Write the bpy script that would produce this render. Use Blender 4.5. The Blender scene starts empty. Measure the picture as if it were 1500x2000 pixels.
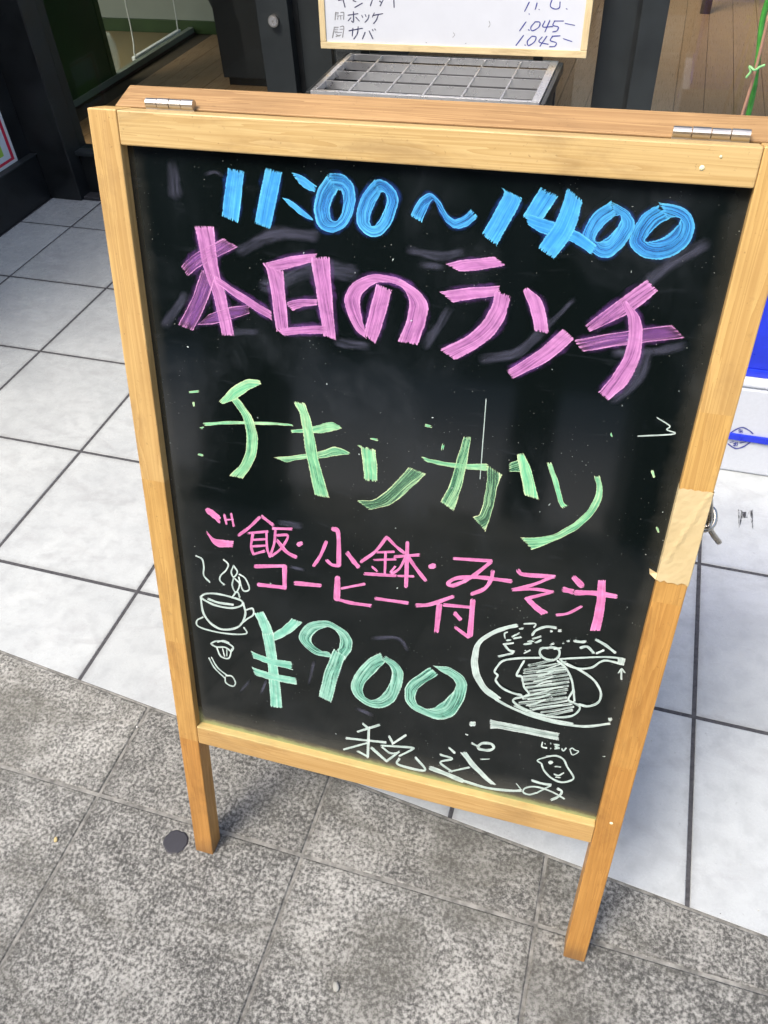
import bpy, bmesh, math, random
from mathutils import Vector, Matrix
random.seed(7)
PI = math.pi
scene = bpy.context.scene
COL = scene.collection

# ------------------------------------------------------------------ camera
F_PX = 1550.3551                      # focal length in photo pixels (photo 1500 x 2000)
PITCH, ROLL, YAW = 0.7859, -0.0645, 0.3405
CAM = Vector((2.12447, -2.50940, 1.36998))
def cam_axes():
    cp, sp, cr, sr = math.cos(PITCH), math.sin(PITCH), math.cos(ROLL), math.sin(ROLL)
    fwd = Vector((0, cp, -sp)); right = Vector((1, 0, 0)); up = Vector((0, sp, cp))
    r2 = cr*right + sr*up; u2 = -sr*right + cr*up
    rz = Matrix.Rotation(YAW, 3, 'Z')
    return rz @ r2, rz @ u2, rz @ fwd
CR, CU, CF = cam_axes()
cd = bpy.data.cameras.new('camera'); cam = bpy.data.objects.new('camera', cd); COL.objects.link(cam)
cd.sensor_fit = 'VERTICAL'; cd.sensor_height = 24.0; cd.lens = F_PX*24.0/2000.0
cd.clip_start = 0.02; cd.clip_end = 600
cam.matrix_world = Matrix(((CR.x, CU.x, -CF.x, CAM.x), (CR.y, CU.y, -CF.y, CAM.y), (CR.z, CU.z, -CF.z, CAM.z), (0, 0, 0, 1)))
scene.camera = cam
def ray(px, py): return CF + CR*((px-750)/F_PX) - CU*((py-1000)/F_PX)
def on_z(px, py, z=0.0):
    d = ray(px, py); return CAM + d*((z-CAM.z)/d.z)

# ------------------------------------------------------------------ world, sun, exposure
SUN_EL, SUN_AZ = math.radians(58), math.radians(215)     # light from the street side, a little from the left
w = bpy.data.worlds.new('World'); scene.world = w; w.use_nodes = True
nt = w.node_tree; nt.nodes.clear()
sky = nt.nodes.new('ShaderNodeTexSky'); sky.sky_type = 'NISHITA'; sky.sun_disc = False
sky.sun_elevation = SUN_EL; sky.sun_rotation = SUN_AZ; sky.air_density = 1.0; sky.dust_density = 4.0; sky.ozone_density = 1.0
bg = nt.nodes.new('ShaderNodeBackground'); bg.inputs['Strength'].default_value = 0.15
wo = nt.nodes.new('ShaderNodeOutputWorld')
nt.links.new(sky.outputs[0], bg.inputs[0]); nt.links.new(bg.outputs[0], wo.inputs[0])
sl = bpy.data.lights.new('sun', 'SUN'); sl.energy = 1.5; sl.angle = math.radians(22); sl.color = (1.0, 0.94, 0.85)
sun = bpy.data.objects.new('sun', sl); COL.objects.link(sun)
sdir = Vector((math.sin(SUN_AZ)*math.cos(SUN_EL), math.cos(SUN_AZ)*math.cos(SUN_EL), math.sin(SUN_EL)))
sun.rotation_euler = (-sdir).to_track_quat('-Z', 'Y').to_euler(); sun.location = (0, -3, 8)
scene.view_settings.view_transform = 'Standard'; scene.view_settings.look = 'None'
scene.view_settings.exposure = 1.25; scene.view_settings.gamma = 1.0
scene.cycles.transparent_max_bounces = 24; scene.cycles.max_bounces = 8

# ------------------------------------------------------------------ helpers
def empty(name, loc, label=None, cat=None, rotz=0, parent=None, group=None, kind=None):
    o = bpy.data.objects.new(name, None); COL.objects.link(o); o.location = loc; o.rotation_euler = (0, 0, rotz)
    o.empty_display_size = 0.1
    if parent: o.parent = parent
    tag(o, label, cat, group, kind); return o
def tag(o, label=None, cat=None, group=None, kind=None):
    if label: o['label'] = label
    if cat: o['category'] = cat
    if group: o['group'] = group
    if kind: o['kind'] = kind
    return o
def obj(name, bm, mat, parent=None, loc=(0, 0, 0), rot=None, smooth=False):
    me = bpy.data.meshes.new(name); bm.to_mesh(me); bm.free()
    if smooth:
        for p in me.polygons: p.use_smooth = True
    if mat: me.materials.append(mat)
    o = bpy.data.objects.new(name, me); COL.objects.link(o); o.location = loc
    if rot: o.rotation_euler = rot
    if parent: o.parent = parent
    return o
def box(x0, x1, y0, y1, z0, z1, bev=0.0, seg=2, bm=None):
    b = bmesh.new()
    v = [b.verts.new(p) for p in ((x0,y0,z0),(x1,y0,z0),(x1,y1,z0),(x0,y1,z0),(x0,y0,z1),(x1,y0,z1),(x1,y1,z1),(x0,y1,z1))]
    for f in ((0,3,2,1),(4,5,6,7),(0,1,5,4),(1,2,6,5),(2,3,7,6),(3,0,4,7)): b.faces.new([v[i] for i in f])
    if bev > 0: bmesh.ops.bevel(b, geom=b.edges[:], offset=bev, segments=seg, profile=0.5, affect='EDGES')
    if bm is None: return b
    merge(bm, b); return bm
def merge(bm, b):
    m = bpy.data.meshes.new('tmp'); b.to_mesh(m); b.free(); bm.from_mesh(m); bpy.data.meshes.remove(m)
def catmull(pts, n=8):
    if len(pts) < 3:
        a, b = pts[0], pts[-1]; k = max(2, n)
        return [tuple(a[c]+(b[c]-a[c])*i/(k-1) for c in range(len(a))) for i in range(k)]
    P = [tuple(2*pts[0][c]-pts[1][c] for c in range(len(pts[0])))] + list(pts) + [tuple(2*pts[-1][c]-pts[-2][c] for c in range(len(pts[0])))]
    out = []
    for i in range(1, len(P)-2):
        p0, p1, p2, p3 = P[i-1:i+3]
        for k in range(n):
            t = k/n
            out.append(tuple(0.5*((2*p1[c])+(-p0[c]+p2[c])*t+(2*p0[c]-5*p1[c]+4*p2[c]-p3[c])*t*t+(-p0[c]+3*p1[c]-3*p2[c]+p3[c])*t**3) for c in range(len(p1))))
    out.append(tuple(pts[-1])); return out
def tube(pts, r, seg=10, bm=None, n=8, cap=True):
    P = [Vector(p) for p in (catmull(pts, n) if n else pts)]
    b = bmesh.new() if bm is None else bm
    t0 = (P[1]-P[0]).normalized(); a = t0.orthogonal().normalized(); rings = []
    for i, p in enumerate(P):
        t = (P[min(i+1, len(P)-1)]-P[max(i-1, 0)]).normalized()
        a = (a - t*a.dot(t)).normalized(); c = t.cross(a)
        rr = r(i/(len(P)-1)) if callable(r) else r
        rings.append([b.verts.new(p + (a*math.cos(2*PI*k/seg)+c*math.sin(2*PI*k/seg))*rr) for k in range(seg)])
    for q in range(len(rings)-1):
        for k in range(seg): b.faces.new((rings[q][k], rings[q][(k+1) % seg], rings[q+1][(k+1) % seg], rings[q+1][k]))
    if cap: b.faces.new(rings[0][::-1]); b.faces.new(rings[-1])
    return b
def lathe(prof, seg=28, c=(0, 0)):
    b = bmesh.new(); rings = []
    for r, z in prof: rings.append([b.verts.new((c[0]+r*math.cos(2*PI*k/seg), c[1]+r*math.sin(2*PI*k/seg), z)) for k in range(seg)])
    for q in range(len(rings)-1):
        for k in range(seg): b.faces.new((rings[q][k], rings[q][(k+1) % seg], rings[q+1][(k+1) % seg], rings[q+1][k]))
    return b

# ------------------------------------------------------------------ materials
class M:
    def __init__(s, name, col=(0.5, 0.5, 0.5), rough=0.5, metal=0.0, spec=0.5):
        s.m = bpy.data.materials.new(name); s.m.use_nodes = True; s.t = s.m.node_tree
        s.b = s.t.nodes['Principled BSDF']; s.out = s.t.nodes['Material Output']
        s.b.inputs['Base Color'].default_value = (*col, 1); s.b.inputs['Roughness'].default_value = rough
        s.b.inputs['Metallic'].default_value = metal; s.b.inputs['Specular IOR Level'].default_value = spec
    def n(s, ty, **kw):
        nd = s.t.nodes.new(ty)
        for k, v in kw.items():
            if k in nd.inputs: nd.inputs[k].default_value = v
            else: setattr(nd, k, v)
        return nd
    def l(s, a, b): s.t.links.new(a, b)
    def coord(s, kind='Object', scale=(1, 1, 1), loc=(0, 0, 0)):
        if kind == 'World': src = s.n('ShaderNodeNewGeometry').outputs['Position']
        elif kind == 'UVMap' or kind == 'edge':
            src = s.n('ShaderNodeUVMap', uv_map=kind).outputs[0]
        else: src = s.n('ShaderNodeTexCoord').outputs[kind]
        mp = s.n('ShaderNodeMapping'); mp.inputs['Scale'].default_value = scale; mp.inputs['Location'].default_value = loc
        s.l(src, mp.inputs['Vector']); return mp.outputs[0]
    def noise(s, vec, scale=5, detail=4, rough=0.55, dist=0.0):
        nd = s.n('ShaderNodeTexNoise'); nd.inputs['Scale'].default_value = scale; nd.inputs['Detail'].default_value = detail
        nd.inputs['Roughness'].default_value = rough; nd.inputs['Distortion'].default_value = dist
        s.l(vec, nd.inputs['Vector']); return nd.outputs['Fac']
    def ramp(s, fac, stops, interp='LINEAR'):
        r = s.n('ShaderNodeValToRGB'); r.color_ramp.interpolation = interp
        e = r.color_ramp.elements
        while len(e) < len(stops): e.new(0.5)
        for q, (p, c) in zip(e, stops):
            q.position = p; q.color = (*c, 1) if not isinstance(c, (int, float)) else (c, c, c, 1)
        s.l(fac, r.inputs[0]); return r.outputs[0]
    def mr(s, v, a, b, c=0.0, d=1.0, smooth=False):
        nd = s.n('ShaderNodeMapRange'); nd.interpolation_type = 'SMOOTHSTEP' if smooth else 'LINEAR'
        for i, x in enumerate((a, b, c, d)): nd.inputs[1+i].default_value = x
        s.l(v, nd.inputs[0]); return nd.outputs[0]
    def math(s, op, a, b=None, clamp=False):
        nd = s.n('ShaderNodeMath', operation=op); nd.use_clamp = clamp
        for i, x in enumerate((a, b)):
            if x is None: continue
            if isinstance(x, (int, float)): nd.inputs[i].default_value = x
            else: s.l(x, nd.inputs[i])
        return nd.outputs[0]
    def mix(s, fac, a, b, blend='MIX'):
        nd = s.n('ShaderNodeMix', data_type='RGBA', blend_type=blend)
        for i, x in ((0, fac), (6, a), (7, b)):
            if isinstance(x, (int, float)): nd.inputs[i].default_value = x
            elif isinstance(x, tuple): nd.inputs[i].default_value = (*x, 1)
            else: s.l(x, nd.inputs[i])
        return nd.outputs[2]
    def col(s, x): s.l(x, s.b.inputs['Base Color']); return s
    def rough(s, x): s.l(x, s.b.inputs['Roughness']); return s
    def bump(s, h, strength=0.3, dist=0.001):
        nd = s.n('ShaderNodeBump'); nd.inputs['Strength'].default_value = strength; nd.inputs['Distance'].default_value = dist
        s.l(h, nd.inputs['Height']); s.l(nd.outputs[0], s.b.inputs['Normal']); return s
    def sep(s, v):
        nd = s.n('ShaderNodeSeparateXYZ'); s.l(v, nd.inputs[0]); return nd.outputs

def mat_tile():
    m = M('white_floor_tile', rough=0.45)
    p = m.coord('World'); oi = m.n('ShaderNodeObjectInfo')
    big = m.noise(p, 5, 5, 0.6); mid = m.noise(p, 28, 6, 0.65); fine = m.noise(p, 260, 3)
    c = m.ramp(big, [(0.3, (0.395, 0.418, 0.42)), (0.7, (0.49, 0.515, 0.51))])
    c = m.mix(m.mr(mid, 0.46, 0.75, 0, 0.55), c, (0.265, 0.28, 0.285))
    c = m.mix(m.mr(m.noise(m.coord('World', (6, 14, 1)), 1, 6, 0.7, 1.2), 0.52, 0.75, 0, 0.5), c, (0.28, 0.28, 0.285))
    c = m.mix(m.mr(m.noise(p, 75, 5, 0.7), 0.64, 0.74, 0, 0.5), c, (0.16, 0.16, 0.165))
    c = m.mix(m.mr(fine, 0.3, 0.7, 0, 0.12), c, (0.24, 0.24, 0.24))
    c = m.mix(1.0, c, m.ramp(oi.outputs['Random'], [(0, 0.90), (1, 1.0)]), 'MULTIPLY')
    ox = m.sep(m.coord('Object'))
    ed = m.math('MAXIMUM', m.math('ABSOLUTE', ox[0]), m.math('ABSOLUTE', ox[1]))
    ed = m.math('ADD', ed, m.math('MULTIPLY', m.math('SUBTRACT', m.noise(p, 40, 5, 0.7), 0.5), 0.03))
    c = m.mix(m.mr(ed, 0.182, 0.200, 0, 0.4, True), c, (0.20, 0.20, 0.195))
    sc = m.noise(m.coord('World', (9, 34, 1)), 1, 5, 0.75, 2.0)
    c = m.mix(m.mr(sc, 0.66, 0.74, 0, 0.35), c, (0.14, 0.14, 0.14))
    m.col(c).rough(m.mr(mid, 0.3, 0.7, 0.16, 0.42)); m.bump(mid, 0.12, 0.002); return m.m
def mat_stone():
    m = M('granite_paving', rough=0.8, spec=0.3)
    p = m.coord('World'); oi = m.n('ShaderNodeObjectInfo')
    g1 = m.noise(p, 165, 5, 0.78); g2 = m.noise(p, 330, 3, 0.6); big = m.noise(p, 4.5, 5, 0.6); med = m.noise(p, 22, 4)
    g = m.math('ADD', g1, m.math('MULTIPLY', m.math('SUBTRACT', big, 0.5), 0.22))
    g = m.math('ADD', g, m.math('MULTIPLY', m.math('SUBTRACT', med, 0.5), 0.22))
    c = m.ramp(g, [(0.38, (0.058, 0.058, 0.054)), (0.46, (0.135, 0.134, 0.124)), (0.51, (0.235, 0.233, 0.214)), (0.60, (0.44, 0.435, 0.40))])
    c = m.mix(m.mr(g2, 0.35, 0.75, 0, 0.4), c, (0.10, 0.097, 0.09))
    c = m.mix(m.mr(m.noise(p, 700, 1), 0.74, 0.78, 0, 0.8), c, (0.6, 0.6, 0.58))
    c = m.mix(m.mr(m.noise(p, 3.1, 5, 0.6, 0.4), 0.50, 0.66, 0, 0.5, True), c, (0.100, 0.097, 0.082))
    c = m.mix(m.mr(m.noise(m.coord('World', (2.2, 5.5, 1)), 1, 7, 0.72, 0.8), 0.50, 0.66, 0, 0.5, True), c, (0.082, 0.079, 0.064))
    ox = m.sep(m.coord('Object')); ed = m.math('MAXIMUM', m.math('ABSOLUTE', ox[0]), m.math('ABSOLUTE', ox[1]))
    ed = m.math('ADD', ed, m.math('MULTIPLY', m.math('SUBTRACT', m.noise(p, 30, 6, 0.75), 0.5), 0.05))
    c = m.mix(m.mr(ed, 0.176, 0.204, 0, 0.35, True), c, (0.085, 0.083, 0.072))
    c = m.mix(1.0, c, m.ramp(oi.outputs['Random'], [(0, 0.88), (1, 1.08)]), 'MULTIPLY')
    m.col(c); m.bump(m.math('ADD', g1, m.math('MULTIPLY', g2, 0.5)), 0.8, 0.0016); return m.m
def mat_speckle(name, c0, c1, sc=60, rough=0.85, bump=0.3):
    m = M(name, rough=rough, spec=0.3); p = m.coord('World'); f = m.noise(p, sc, 6, 0.65)
    m.col(m.ramp(f, [(0.3, c0), (0.7, c1)])); m.bump(f, bump, 0.002); return m.m
def mat_wood(name, axis, light, dark, tones=None, dust=None, seed=0.0, rough=0.42):
    # grain runs along `axis` of the piece; tones = [(coordinate, multiplier)] for finger-jointed lengths, upper ones paled by painted-in sky light
    m = M(name, rough=rough, spec=0.4)
    s1 = [70, 70, 70]; s1[axis] = 2.2; s2 = [420, 420, 420]; s2[axis] = 7
    base = m.coord('Object'); xyz = m.sep(base)
    ta = None
    off = m.n('ShaderNodeCombineXYZ')
    if tones:
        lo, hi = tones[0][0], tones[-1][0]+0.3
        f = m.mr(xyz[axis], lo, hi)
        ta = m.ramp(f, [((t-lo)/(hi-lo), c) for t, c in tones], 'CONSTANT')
        jump = m.ramp(f, [((t-lo)/(hi-lo), (i*0.37) % 1.0) for i, (t, c) in enumerate(tones)], 'CONSTANT')
        sh = m.math('MULTIPLY', jump, 3.7)
        for i in range(3): m.l(sh, off.inputs[i])
    va = m.n('ShaderNodeVectorMath', operation='ADD'); m.l(base, va.inputs[0]); m.l(off.outputs[0], va.inputs[1])
    vb = m.n('ShaderNodeVectorMath', operation='ADD'); m.l(va.outputs[0], vb.inputs[0]); vb.inputs[1].default_value = (seed, seed*1.3, seed*0.7)
    def mp(sc):
        q = m.n('ShaderNodeMapping'); q.inputs['Scale'].default_value = sc; m.l(vb.outputs[0], q.inputs['Vector']); return q.outputs[0]
    g1 = m.noise(mp(s1), 1, 3, 0.5, 0.6); g2 = m.noise(mp(s2), 1, 2, 0.5)
    rings = m.math('FRACT', m.math('MULTIPLY', g1, 9.0))
    rl = m.mr(rings, 0.0, 1.0, 0.0, 1.0)
    c = m.mix(m.math('MULTIPLY', rl, 0.75), light, dark)
    c = m.mix(m.mr(g2, 0.45, 0.75, 0, 0.4), c, dark)
    blot = m.noise(base, 9, 4, 0.6)
    c = m.mix(m.mr(blot, 0.5, 0.8, 0, 0.35), c, tuple(0.75*x for x in dark))
    kn = m.noise(base, 46, 2, 0.5)
    c = m.mix(m.mr(kn, 0.74, 0.8, 0, 0.6), c, tuple(0.4*x for x in dark))
    gr = m.noise(mp([14 if i != axis else 5 for i in range(3)]), 1, 6, 0.7, 0.8)
    c = m.mix(m.mr(gr, 0.52, 0.74, 0, 0.5), c, (0.20, 0.115, 0.05))
    dn_ = m.noise(mp([260, 260, 260]), 1, 3, 0.6); c = m.mix(m.mr(dn_, 0.66, 0.74, 0, 0.5), c, (0.16, 0.085, 0.035))
    if ta is not None:
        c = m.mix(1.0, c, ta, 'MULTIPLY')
        ft = m.math('ADD', xyz[1], m.math('MULTIPLY', m.math('SUBTRACT', gr, 0.5), 0.12))
        c = m.mix(m.mr(ft, -0.01, 0.05, 0.6, 0, True), c, (0.11, 0.065, 0.035))
        dk = m.noise(base, 30, 5, 0.7); c = m.mix(m.mr(dk, 0.62, 0.75, 0, 0.45), c, (0.17, 0.095, 0.04))
    if dust:
        lo, hi = dust
        f = m.mr(m.math('ADD', xyz[1], m.math('MULTIPLY', m.math('SUBTRACT', m.noise(base, 60, 4), 0.5), 0.006)), lo, hi, 0, 0.5, True)
        c = m.mix(f, c, (0.48, 0.50, 0.22))
    m.col(c).rough(m.mr(g2, 0.3, 0.7, rough-0.08, rough+0.12)); m.bump(g2, 0.12, 0.0006); return m.m
def mat_paint(name, col, col2, cov=0.62):
    # marker paint: streaks along each stroke (UVMap = metres across, along; edge = 0..1 across, metres to the stroke end)
    m = M(name, rough=0.55, spec=0.3)
    uv = m.coord('UVMap', (800, 22, 1)); st = m.noise(uv, 1, 4, 0.62, 0.15)
    uv2 = m.coord('UVMap', (260, 9, 1)); st2 = m.noise(uv2, 1, 2, 0.5)
    fine = m.noise(m.coord('UVMap', (500, 500, 1)), 1, 3, 0.6)
    e = m.sep(m.coord('edge')); cv = m.n('ShaderNodeAttribute', attribute_name='cover').outputs['Fac']
    d = m.math('ABSOLUTE', m.math('SUBTRACT', e[0], 0.5))
    edge = m.mr(d, 0.38, 0.48, 0, 0.20, True)
    s = m.math('ADD', m.math('MULTIPLY', st, 0.6), m.math('MULTIPLY', st2, 0.4))
    s = m.math('ADD', s, edge)
    endb = m.mr(e[1], 0.0, 0.004, 0.12, 0.0)
    s = m.math('ADD', s, endb)
    thr = m.math('SUBTRACT', 0.98, cv)                    # cover 0..1: low cover shows more board
    a = m.math('DIVIDE', m.math('SUBTRACT', s, m.math('SUBTRACT', thr, 0.10)), 0.22, True)
    a = m.math('ADD', m.math('MULTIPLY', a, 0.72), m.math('MULTIPLY', cv, 0.30), True)
    blob = m.noise(m.coord('UVMap', (70, 70, 1)), 1, 4, 0.6, 0.5)
    a = m.math('MULTIPLY', a, m.mr(blob, 0.3, 0.62, 0.7, 1.0))
    rag = m.math('ADD', m.math('MULTIPLY', m.math('SUBTRACT', st, 0.52), 0.014), m.math('ADD', m.math('MULTIPLY', m.math('SUBTRACT', fine, 0.5), 0.005), e[1]))
    a = m.math('MULTIPLY', a, m.mr(rag, 0.0, 0.0010, 0, 1))
    rage = m.math('ADD', m.math('MULTIPLY', m.math('SUBTRACT', fine, 0.5), 0.16), m.math('SUBTRACT', 0.5, d))
    a = m.math('MULTIPLY', a, m.mr(rage, 0.0, 0.03, 0, 1))
    m.col(m.mix(m.mr(s, 0.45, 0.85), col2, col))
    tr = m.n('ShaderNodeBsdfTransparent'); mx = m.n('ShaderNodeMixShader')
    m.l(a, mx.inputs[0]); m.l(tr.outputs[0], mx.inputs[1]); m.l(m.b.outputs[0], mx.inputs[2]); m.l(mx.outputs[0], m.out.inputs['Surface'])
    return m.m
def mat_smear(name='marker_smear', colr=(0.30, 0.31, 0.46)):
    # half-wiped paint: a soft, streaky translucent film that fades out at its borders
    m = M(name, colr, 0.6, spec=0.3)
    st = m.noise(m.coord('UVMap', (220, 22, 1)), 1, 4, 0.6, 0.4); bl = m.noise(m.coord('UVMap', (60, 50, 1)), 1, 5, 0.65, 0.6)
    e = m.sep(m.coord('edge')); cv = m.n('ShaderNodeAttribute', attribute_name='cover').outputs['Fac']
    d = m.math('ADD', m.math('ABSOLUTE', m.math('SUBTRACT', e[0], 0.5)), m.math('MULTIPLY', m.math('SUBTRACT', bl, 0.5), 0.5))
    a = m.math('MULTIPLY', m.mr(d, 0.12, 0.46, 1, 0, True), m.mr(e[1], 0.0, 0.012, 0, 1, True))
    a = m.math('MULTIPLY', a, m.mr(st, 0.35, 0.7, 0.2, 1)); a = m.math('MULTIPLY', a, cv, True)
    tr = m.n('ShaderNodeBsdfTransparent'); mx = m.n('ShaderNodeMixShader')
    m.l(a, mx.inputs[0]); m.l(tr.outputs[0], mx.inputs[1]); m.l(m.b.outputs[0], mx.inputs[2]); m.l(mx.outputs[0], m.out.inputs['Surface'])
    return m.m
def mat_glass(name, tint=(0.92, 0.95, 0.93), ior=1.5):
    m = M(name); fr = m.n('ShaderNodeFresnel'); fr.inputs['IOR'].default_value = ior
    tr = m.n('ShaderNodeBsdfTransparent'); tr.inputs[0].default_value = (*tint, 1)
    gl = m.n('ShaderNodeBsdfGlossy'); gl.inputs['Roughness'].default_value = 0.02
    mx = m.n('ShaderNodeMixShader'); m.l(fr.outputs[0], mx.inputs[0]); m.l(tr.outputs[0], mx.inputs[1]); m.l(gl.outputs[0], mx.inputs[2])
    m.l(mx.outputs[0], m.out.inputs['Surface']); return m.m
def mat_plain(name, col, rough=0.5, metal=0.0, var=0.12, sc=30, spec=0.5):
    m = M(name, col, rough, metal, spec); f = m.noise(m.coord('Object'), sc, 5, 0.6)
    m.col(m.ramp(f, [(0.3, tuple(x*(1-var) for x in col)), (0.7, tuple(min(1, x*(1+var)) for x in col))]))
    m.rough(m.mr(f, 0.3, 0.7, max(0.03, rough-0.06), min(1, rough+0.08))); return m.m

TILE, STONE = mat_tile(), mat_stone()
GROUT = mat_speckle('tile_grout', (0.03, 0.03, 0.033), (0.085, 0.085, 0.09), 90)
MORTAR = mat_speckle('paving_mortar', (0.06, 0.059, 0.054), (0.30, 0.295, 0.27), 38)
ASPHALT = mat_speckle('concrete_street', (0.36, 0.36, 0.36), (0.46, 0.46, 0.45), 20)
BLACK = mat_plain('black_painted_metal', (0.010, 0.012, 0.013), 0.42, 0, 0.35, 14)
SLATE = mat_plain('dark_door_paint', (0.017, 0.022, 0.024), 0.5, 0, 0.25, 9)
STEEL = mat_plain('brushed_steel', (0.55, 0.55, 0.56), 0.3, 0.85, 0.03, 40)
SHEET = mat_plain('grey_steel_sheet', (0.13, 0.13, 0.135), 0.42, 0.5, 0.08, 8)
NICKEL = mat_plain('nickel', (0.44, 0.42, 0.39), 0.34, 1.0, 0.03, 40)
WIRE = mat_plain('dull_wire', (0.46, 0.43, 0.38), 0.26, 1.0, 0.15, 80)
GLASS = mat_glass('window_glass')
L_WOOD, D_WOOD = (0.64, 0.435, 0.165), (0.45, 0.27, 0.09)

# ------------------------------------------------------------------ setting: ground, road, pavement, tiles
gb = bmesh.new(); vs = [gb.verts.new(p) for p in ((-300, -300, -0.16), (300, -300, -0.16), (300, 300, -0.16), (-300, 300, -0.16))]; gb.faces.new(vs)
tag(obj('road', gb, ASPHALT), kind='structure')
def clip(poly, a, b, c):                      # keep a*x + b*y >= c
    out = []
    for i, p in enumerate(poly):
        q = poly[(i+1) % len(poly)]; dp = a*p[0]+b*p[1]-c; dq = a*q[0]+b*q[1]-c
        if dp >= 0: out.append(p)
        if dp*dq < 0:
            t = dp/(dp-dq); out.append((p[0]+(q[0]-p[0])*t, p[1]+(q[1]-p[1])*t))
    return out
def slab(name, poly, mat, parent, top=0.0, th=0.012, bev=0.0015):
    cx = sum(p[0] for p in poly)/len(poly); cy = sum(p[1] for p in poly)/len(poly)
    b = bmesh.new()
    v = [b.verts.new((p[0]-cx, p[1]-cy, -th)) for p in poly]; f = b.faces.new(v)
    r = bmesh.ops.extrude_face_region(b, geom=[f]); up = [e for e in r['geom'] if isinstance(e, bmesh.types.BMVert)]
    for q in up: q.co.z = 0
    b.normal_update(); bmesh.ops.recalc_face_normals(b, faces=b.faces[:])
    te = [e for e in b.edges if all(abs(q.co.z) < 1e-6 for q in e.verts)]
    bmesh.ops.bevel(b, geom=te, offset=bev, segments=1, affect='EDGES')
    o = obj(name, b, mat, parent, (cx, cy, top)); return o
EA, EB = 0.0948, 1.0                          # white tiles end along  y = EY - 0.0948 x
EY = -1.821 + 0.0948*0.992
paving = tag(obj('pavement', box(-6, 9, -4.3, 0.6, -0.15, -0.0022), MORTAR), kind='structure')
forecourt = obj('forecourt', (lambda b: b)(bmesh.new()), GROUT)
fb = bmesh.new()
fp = clip([(-0.24, -2.6), (4.4, -2.6), (4.4, 0.32), (-0.24, 0.32)], EA, EB, EY)
fb.faces.new([fb.verts.new((p[0], p[1], -0.0009)) for p in fp]); fb.to_mesh(forecourt.data); fb.free()
tag(forecourt, kind='structure')
J = 0.0036
for i in range(-1, 6):
    for j in range(-1, 11):
        x0, x1, y0, y1 = j*0.4+J, (j+1)*0.4-J, -(i+1)*0.4+J+0.4*0, -i*0.4-J
        poly = [(max(x0, -0.232), y0), (x1, y0), (x1, min(y1, 0.234)), (max(x0, -0.232), min(y1, 0.234))]
        if x1 < -0.2: continue
        poly = clip(poly, EA, EB, EY+0.0005)
        if len(poly) >= 3: slab('floor_tile', poly, TILE, forecourt, random.uniform(-0.0006, 0.0004), 0.006, 0.0012)
for i in range(-1, 6):
    for j in range(-2, 9):
        x0 = 0.972 + (j-1)*0.4 + 0.0026; x1 = x0+0.4-0.0052; y1 = -2.048-(i)*0.4-0.0034; y0 = y1-0.4+0.0068
        poly = clip([(x0, y0), (x1, y0), (x1, y1), (x0, y1)], -EA, -EB, -EY+0.004)
        if len(poly) >= 3: slab('paving_slab', poly, STONE, paving, random.uniform(-0.0012, 0.0008)+0.001, 0.012, 0.0022)

# ------------------------------------------------------------------ A-frame menu board
BO, BYAW, LEAN = Vector((1.59155, -2.09086, 0)), 0.013423, 0.259308
W, S, H, T, B, B2, REC, DEP = 0.66085, 0.03246, 1.14838, 0.0323, 0.30676, 0.27205, 0.012, 0.030
yawm = Matrix.Rotation(BYAW, 3, 'Z')
EX = yawm @ Vector((1, 0, 0)); EYV = yawm @ Vector((0, math.sin(LEAN), math.cos(LEAN))); EN = yawm @ Vector((0, -math.cos(LEAN), math.sin(LEAN)))
def uv_board(px, py, wz=-REC):                # photo pixel -> (u, v) on the board's plane
    o = BO + EN*wz; d = ray(px, py); t = (o-CAM).dot(EN)/d.dot(EN); p = CAM+d*t-o
    return p.dot(EX), p.dot(EYV)
PR = (PI/2-LEAN, 0, 0)
sign = empty('a_frame_board', BO, 'folding pine A-frame blackboard with colourful handwritten lunch menu', 'menu board', BYAW)
vj = lambda px, py: uv_board(px, py, 0)[1]
LW = mat_wood('pine_left_stile', 1, L_WOOD, D_WOOD, [(-0.05, (0.80, 0.60, 0.42)), (B2+0.001, (0.86, 0.74, 0.60)), (vj(300, 1245), (0.88, 0.80, 0.68)), (vj(275, 935), (0.92, 0.90, 0.92))], seed=1.3)  # joint tones: orange low down, sky light put into the paler upper lengths
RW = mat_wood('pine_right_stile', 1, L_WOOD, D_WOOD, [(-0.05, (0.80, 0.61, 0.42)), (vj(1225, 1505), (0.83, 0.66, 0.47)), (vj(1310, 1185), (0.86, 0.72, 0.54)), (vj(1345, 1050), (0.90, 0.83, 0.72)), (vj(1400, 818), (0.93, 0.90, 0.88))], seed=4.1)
TW = mat_wood('pine_top_rail', 0, (0.58, 0.42, 0.19), (0.43, 0.275, 0.10), seed=2.2)
BW = mat_wood('pine_bottom_rail', 0, (0.54, 0.35, 0.14), (0.42, 0.245, 0.08), dust=(B-0.0045, B+0.003), seed=6.0)
KW = mat_wood('weathered_back_frame', 0, (0.40, 0.245, 0.105), (0.23, 0.125, 0.048), seed=8.3, rough=0.6)
KV = mat_wood('weathered_back_stile', 1, (0.52, 0.29, 0.12), (0.36, 0.17, 0.075), seed=9.3, rough=0.6)
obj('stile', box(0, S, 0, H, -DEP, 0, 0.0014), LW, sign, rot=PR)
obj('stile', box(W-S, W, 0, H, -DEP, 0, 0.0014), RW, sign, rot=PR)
obj('top_rail', box(S+0.0003, W-S-0.0003, H-T, H-0.0006, -DEP+0.001, -0.0004, 0.0014), TW, sign, rot=PR)
obj('bottom_rail', box(S+0.0003, W-S-0.0003, B2, B, -DEP+0.001, -0.0004, 0.0014), BW, sign, rot=PR)
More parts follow.
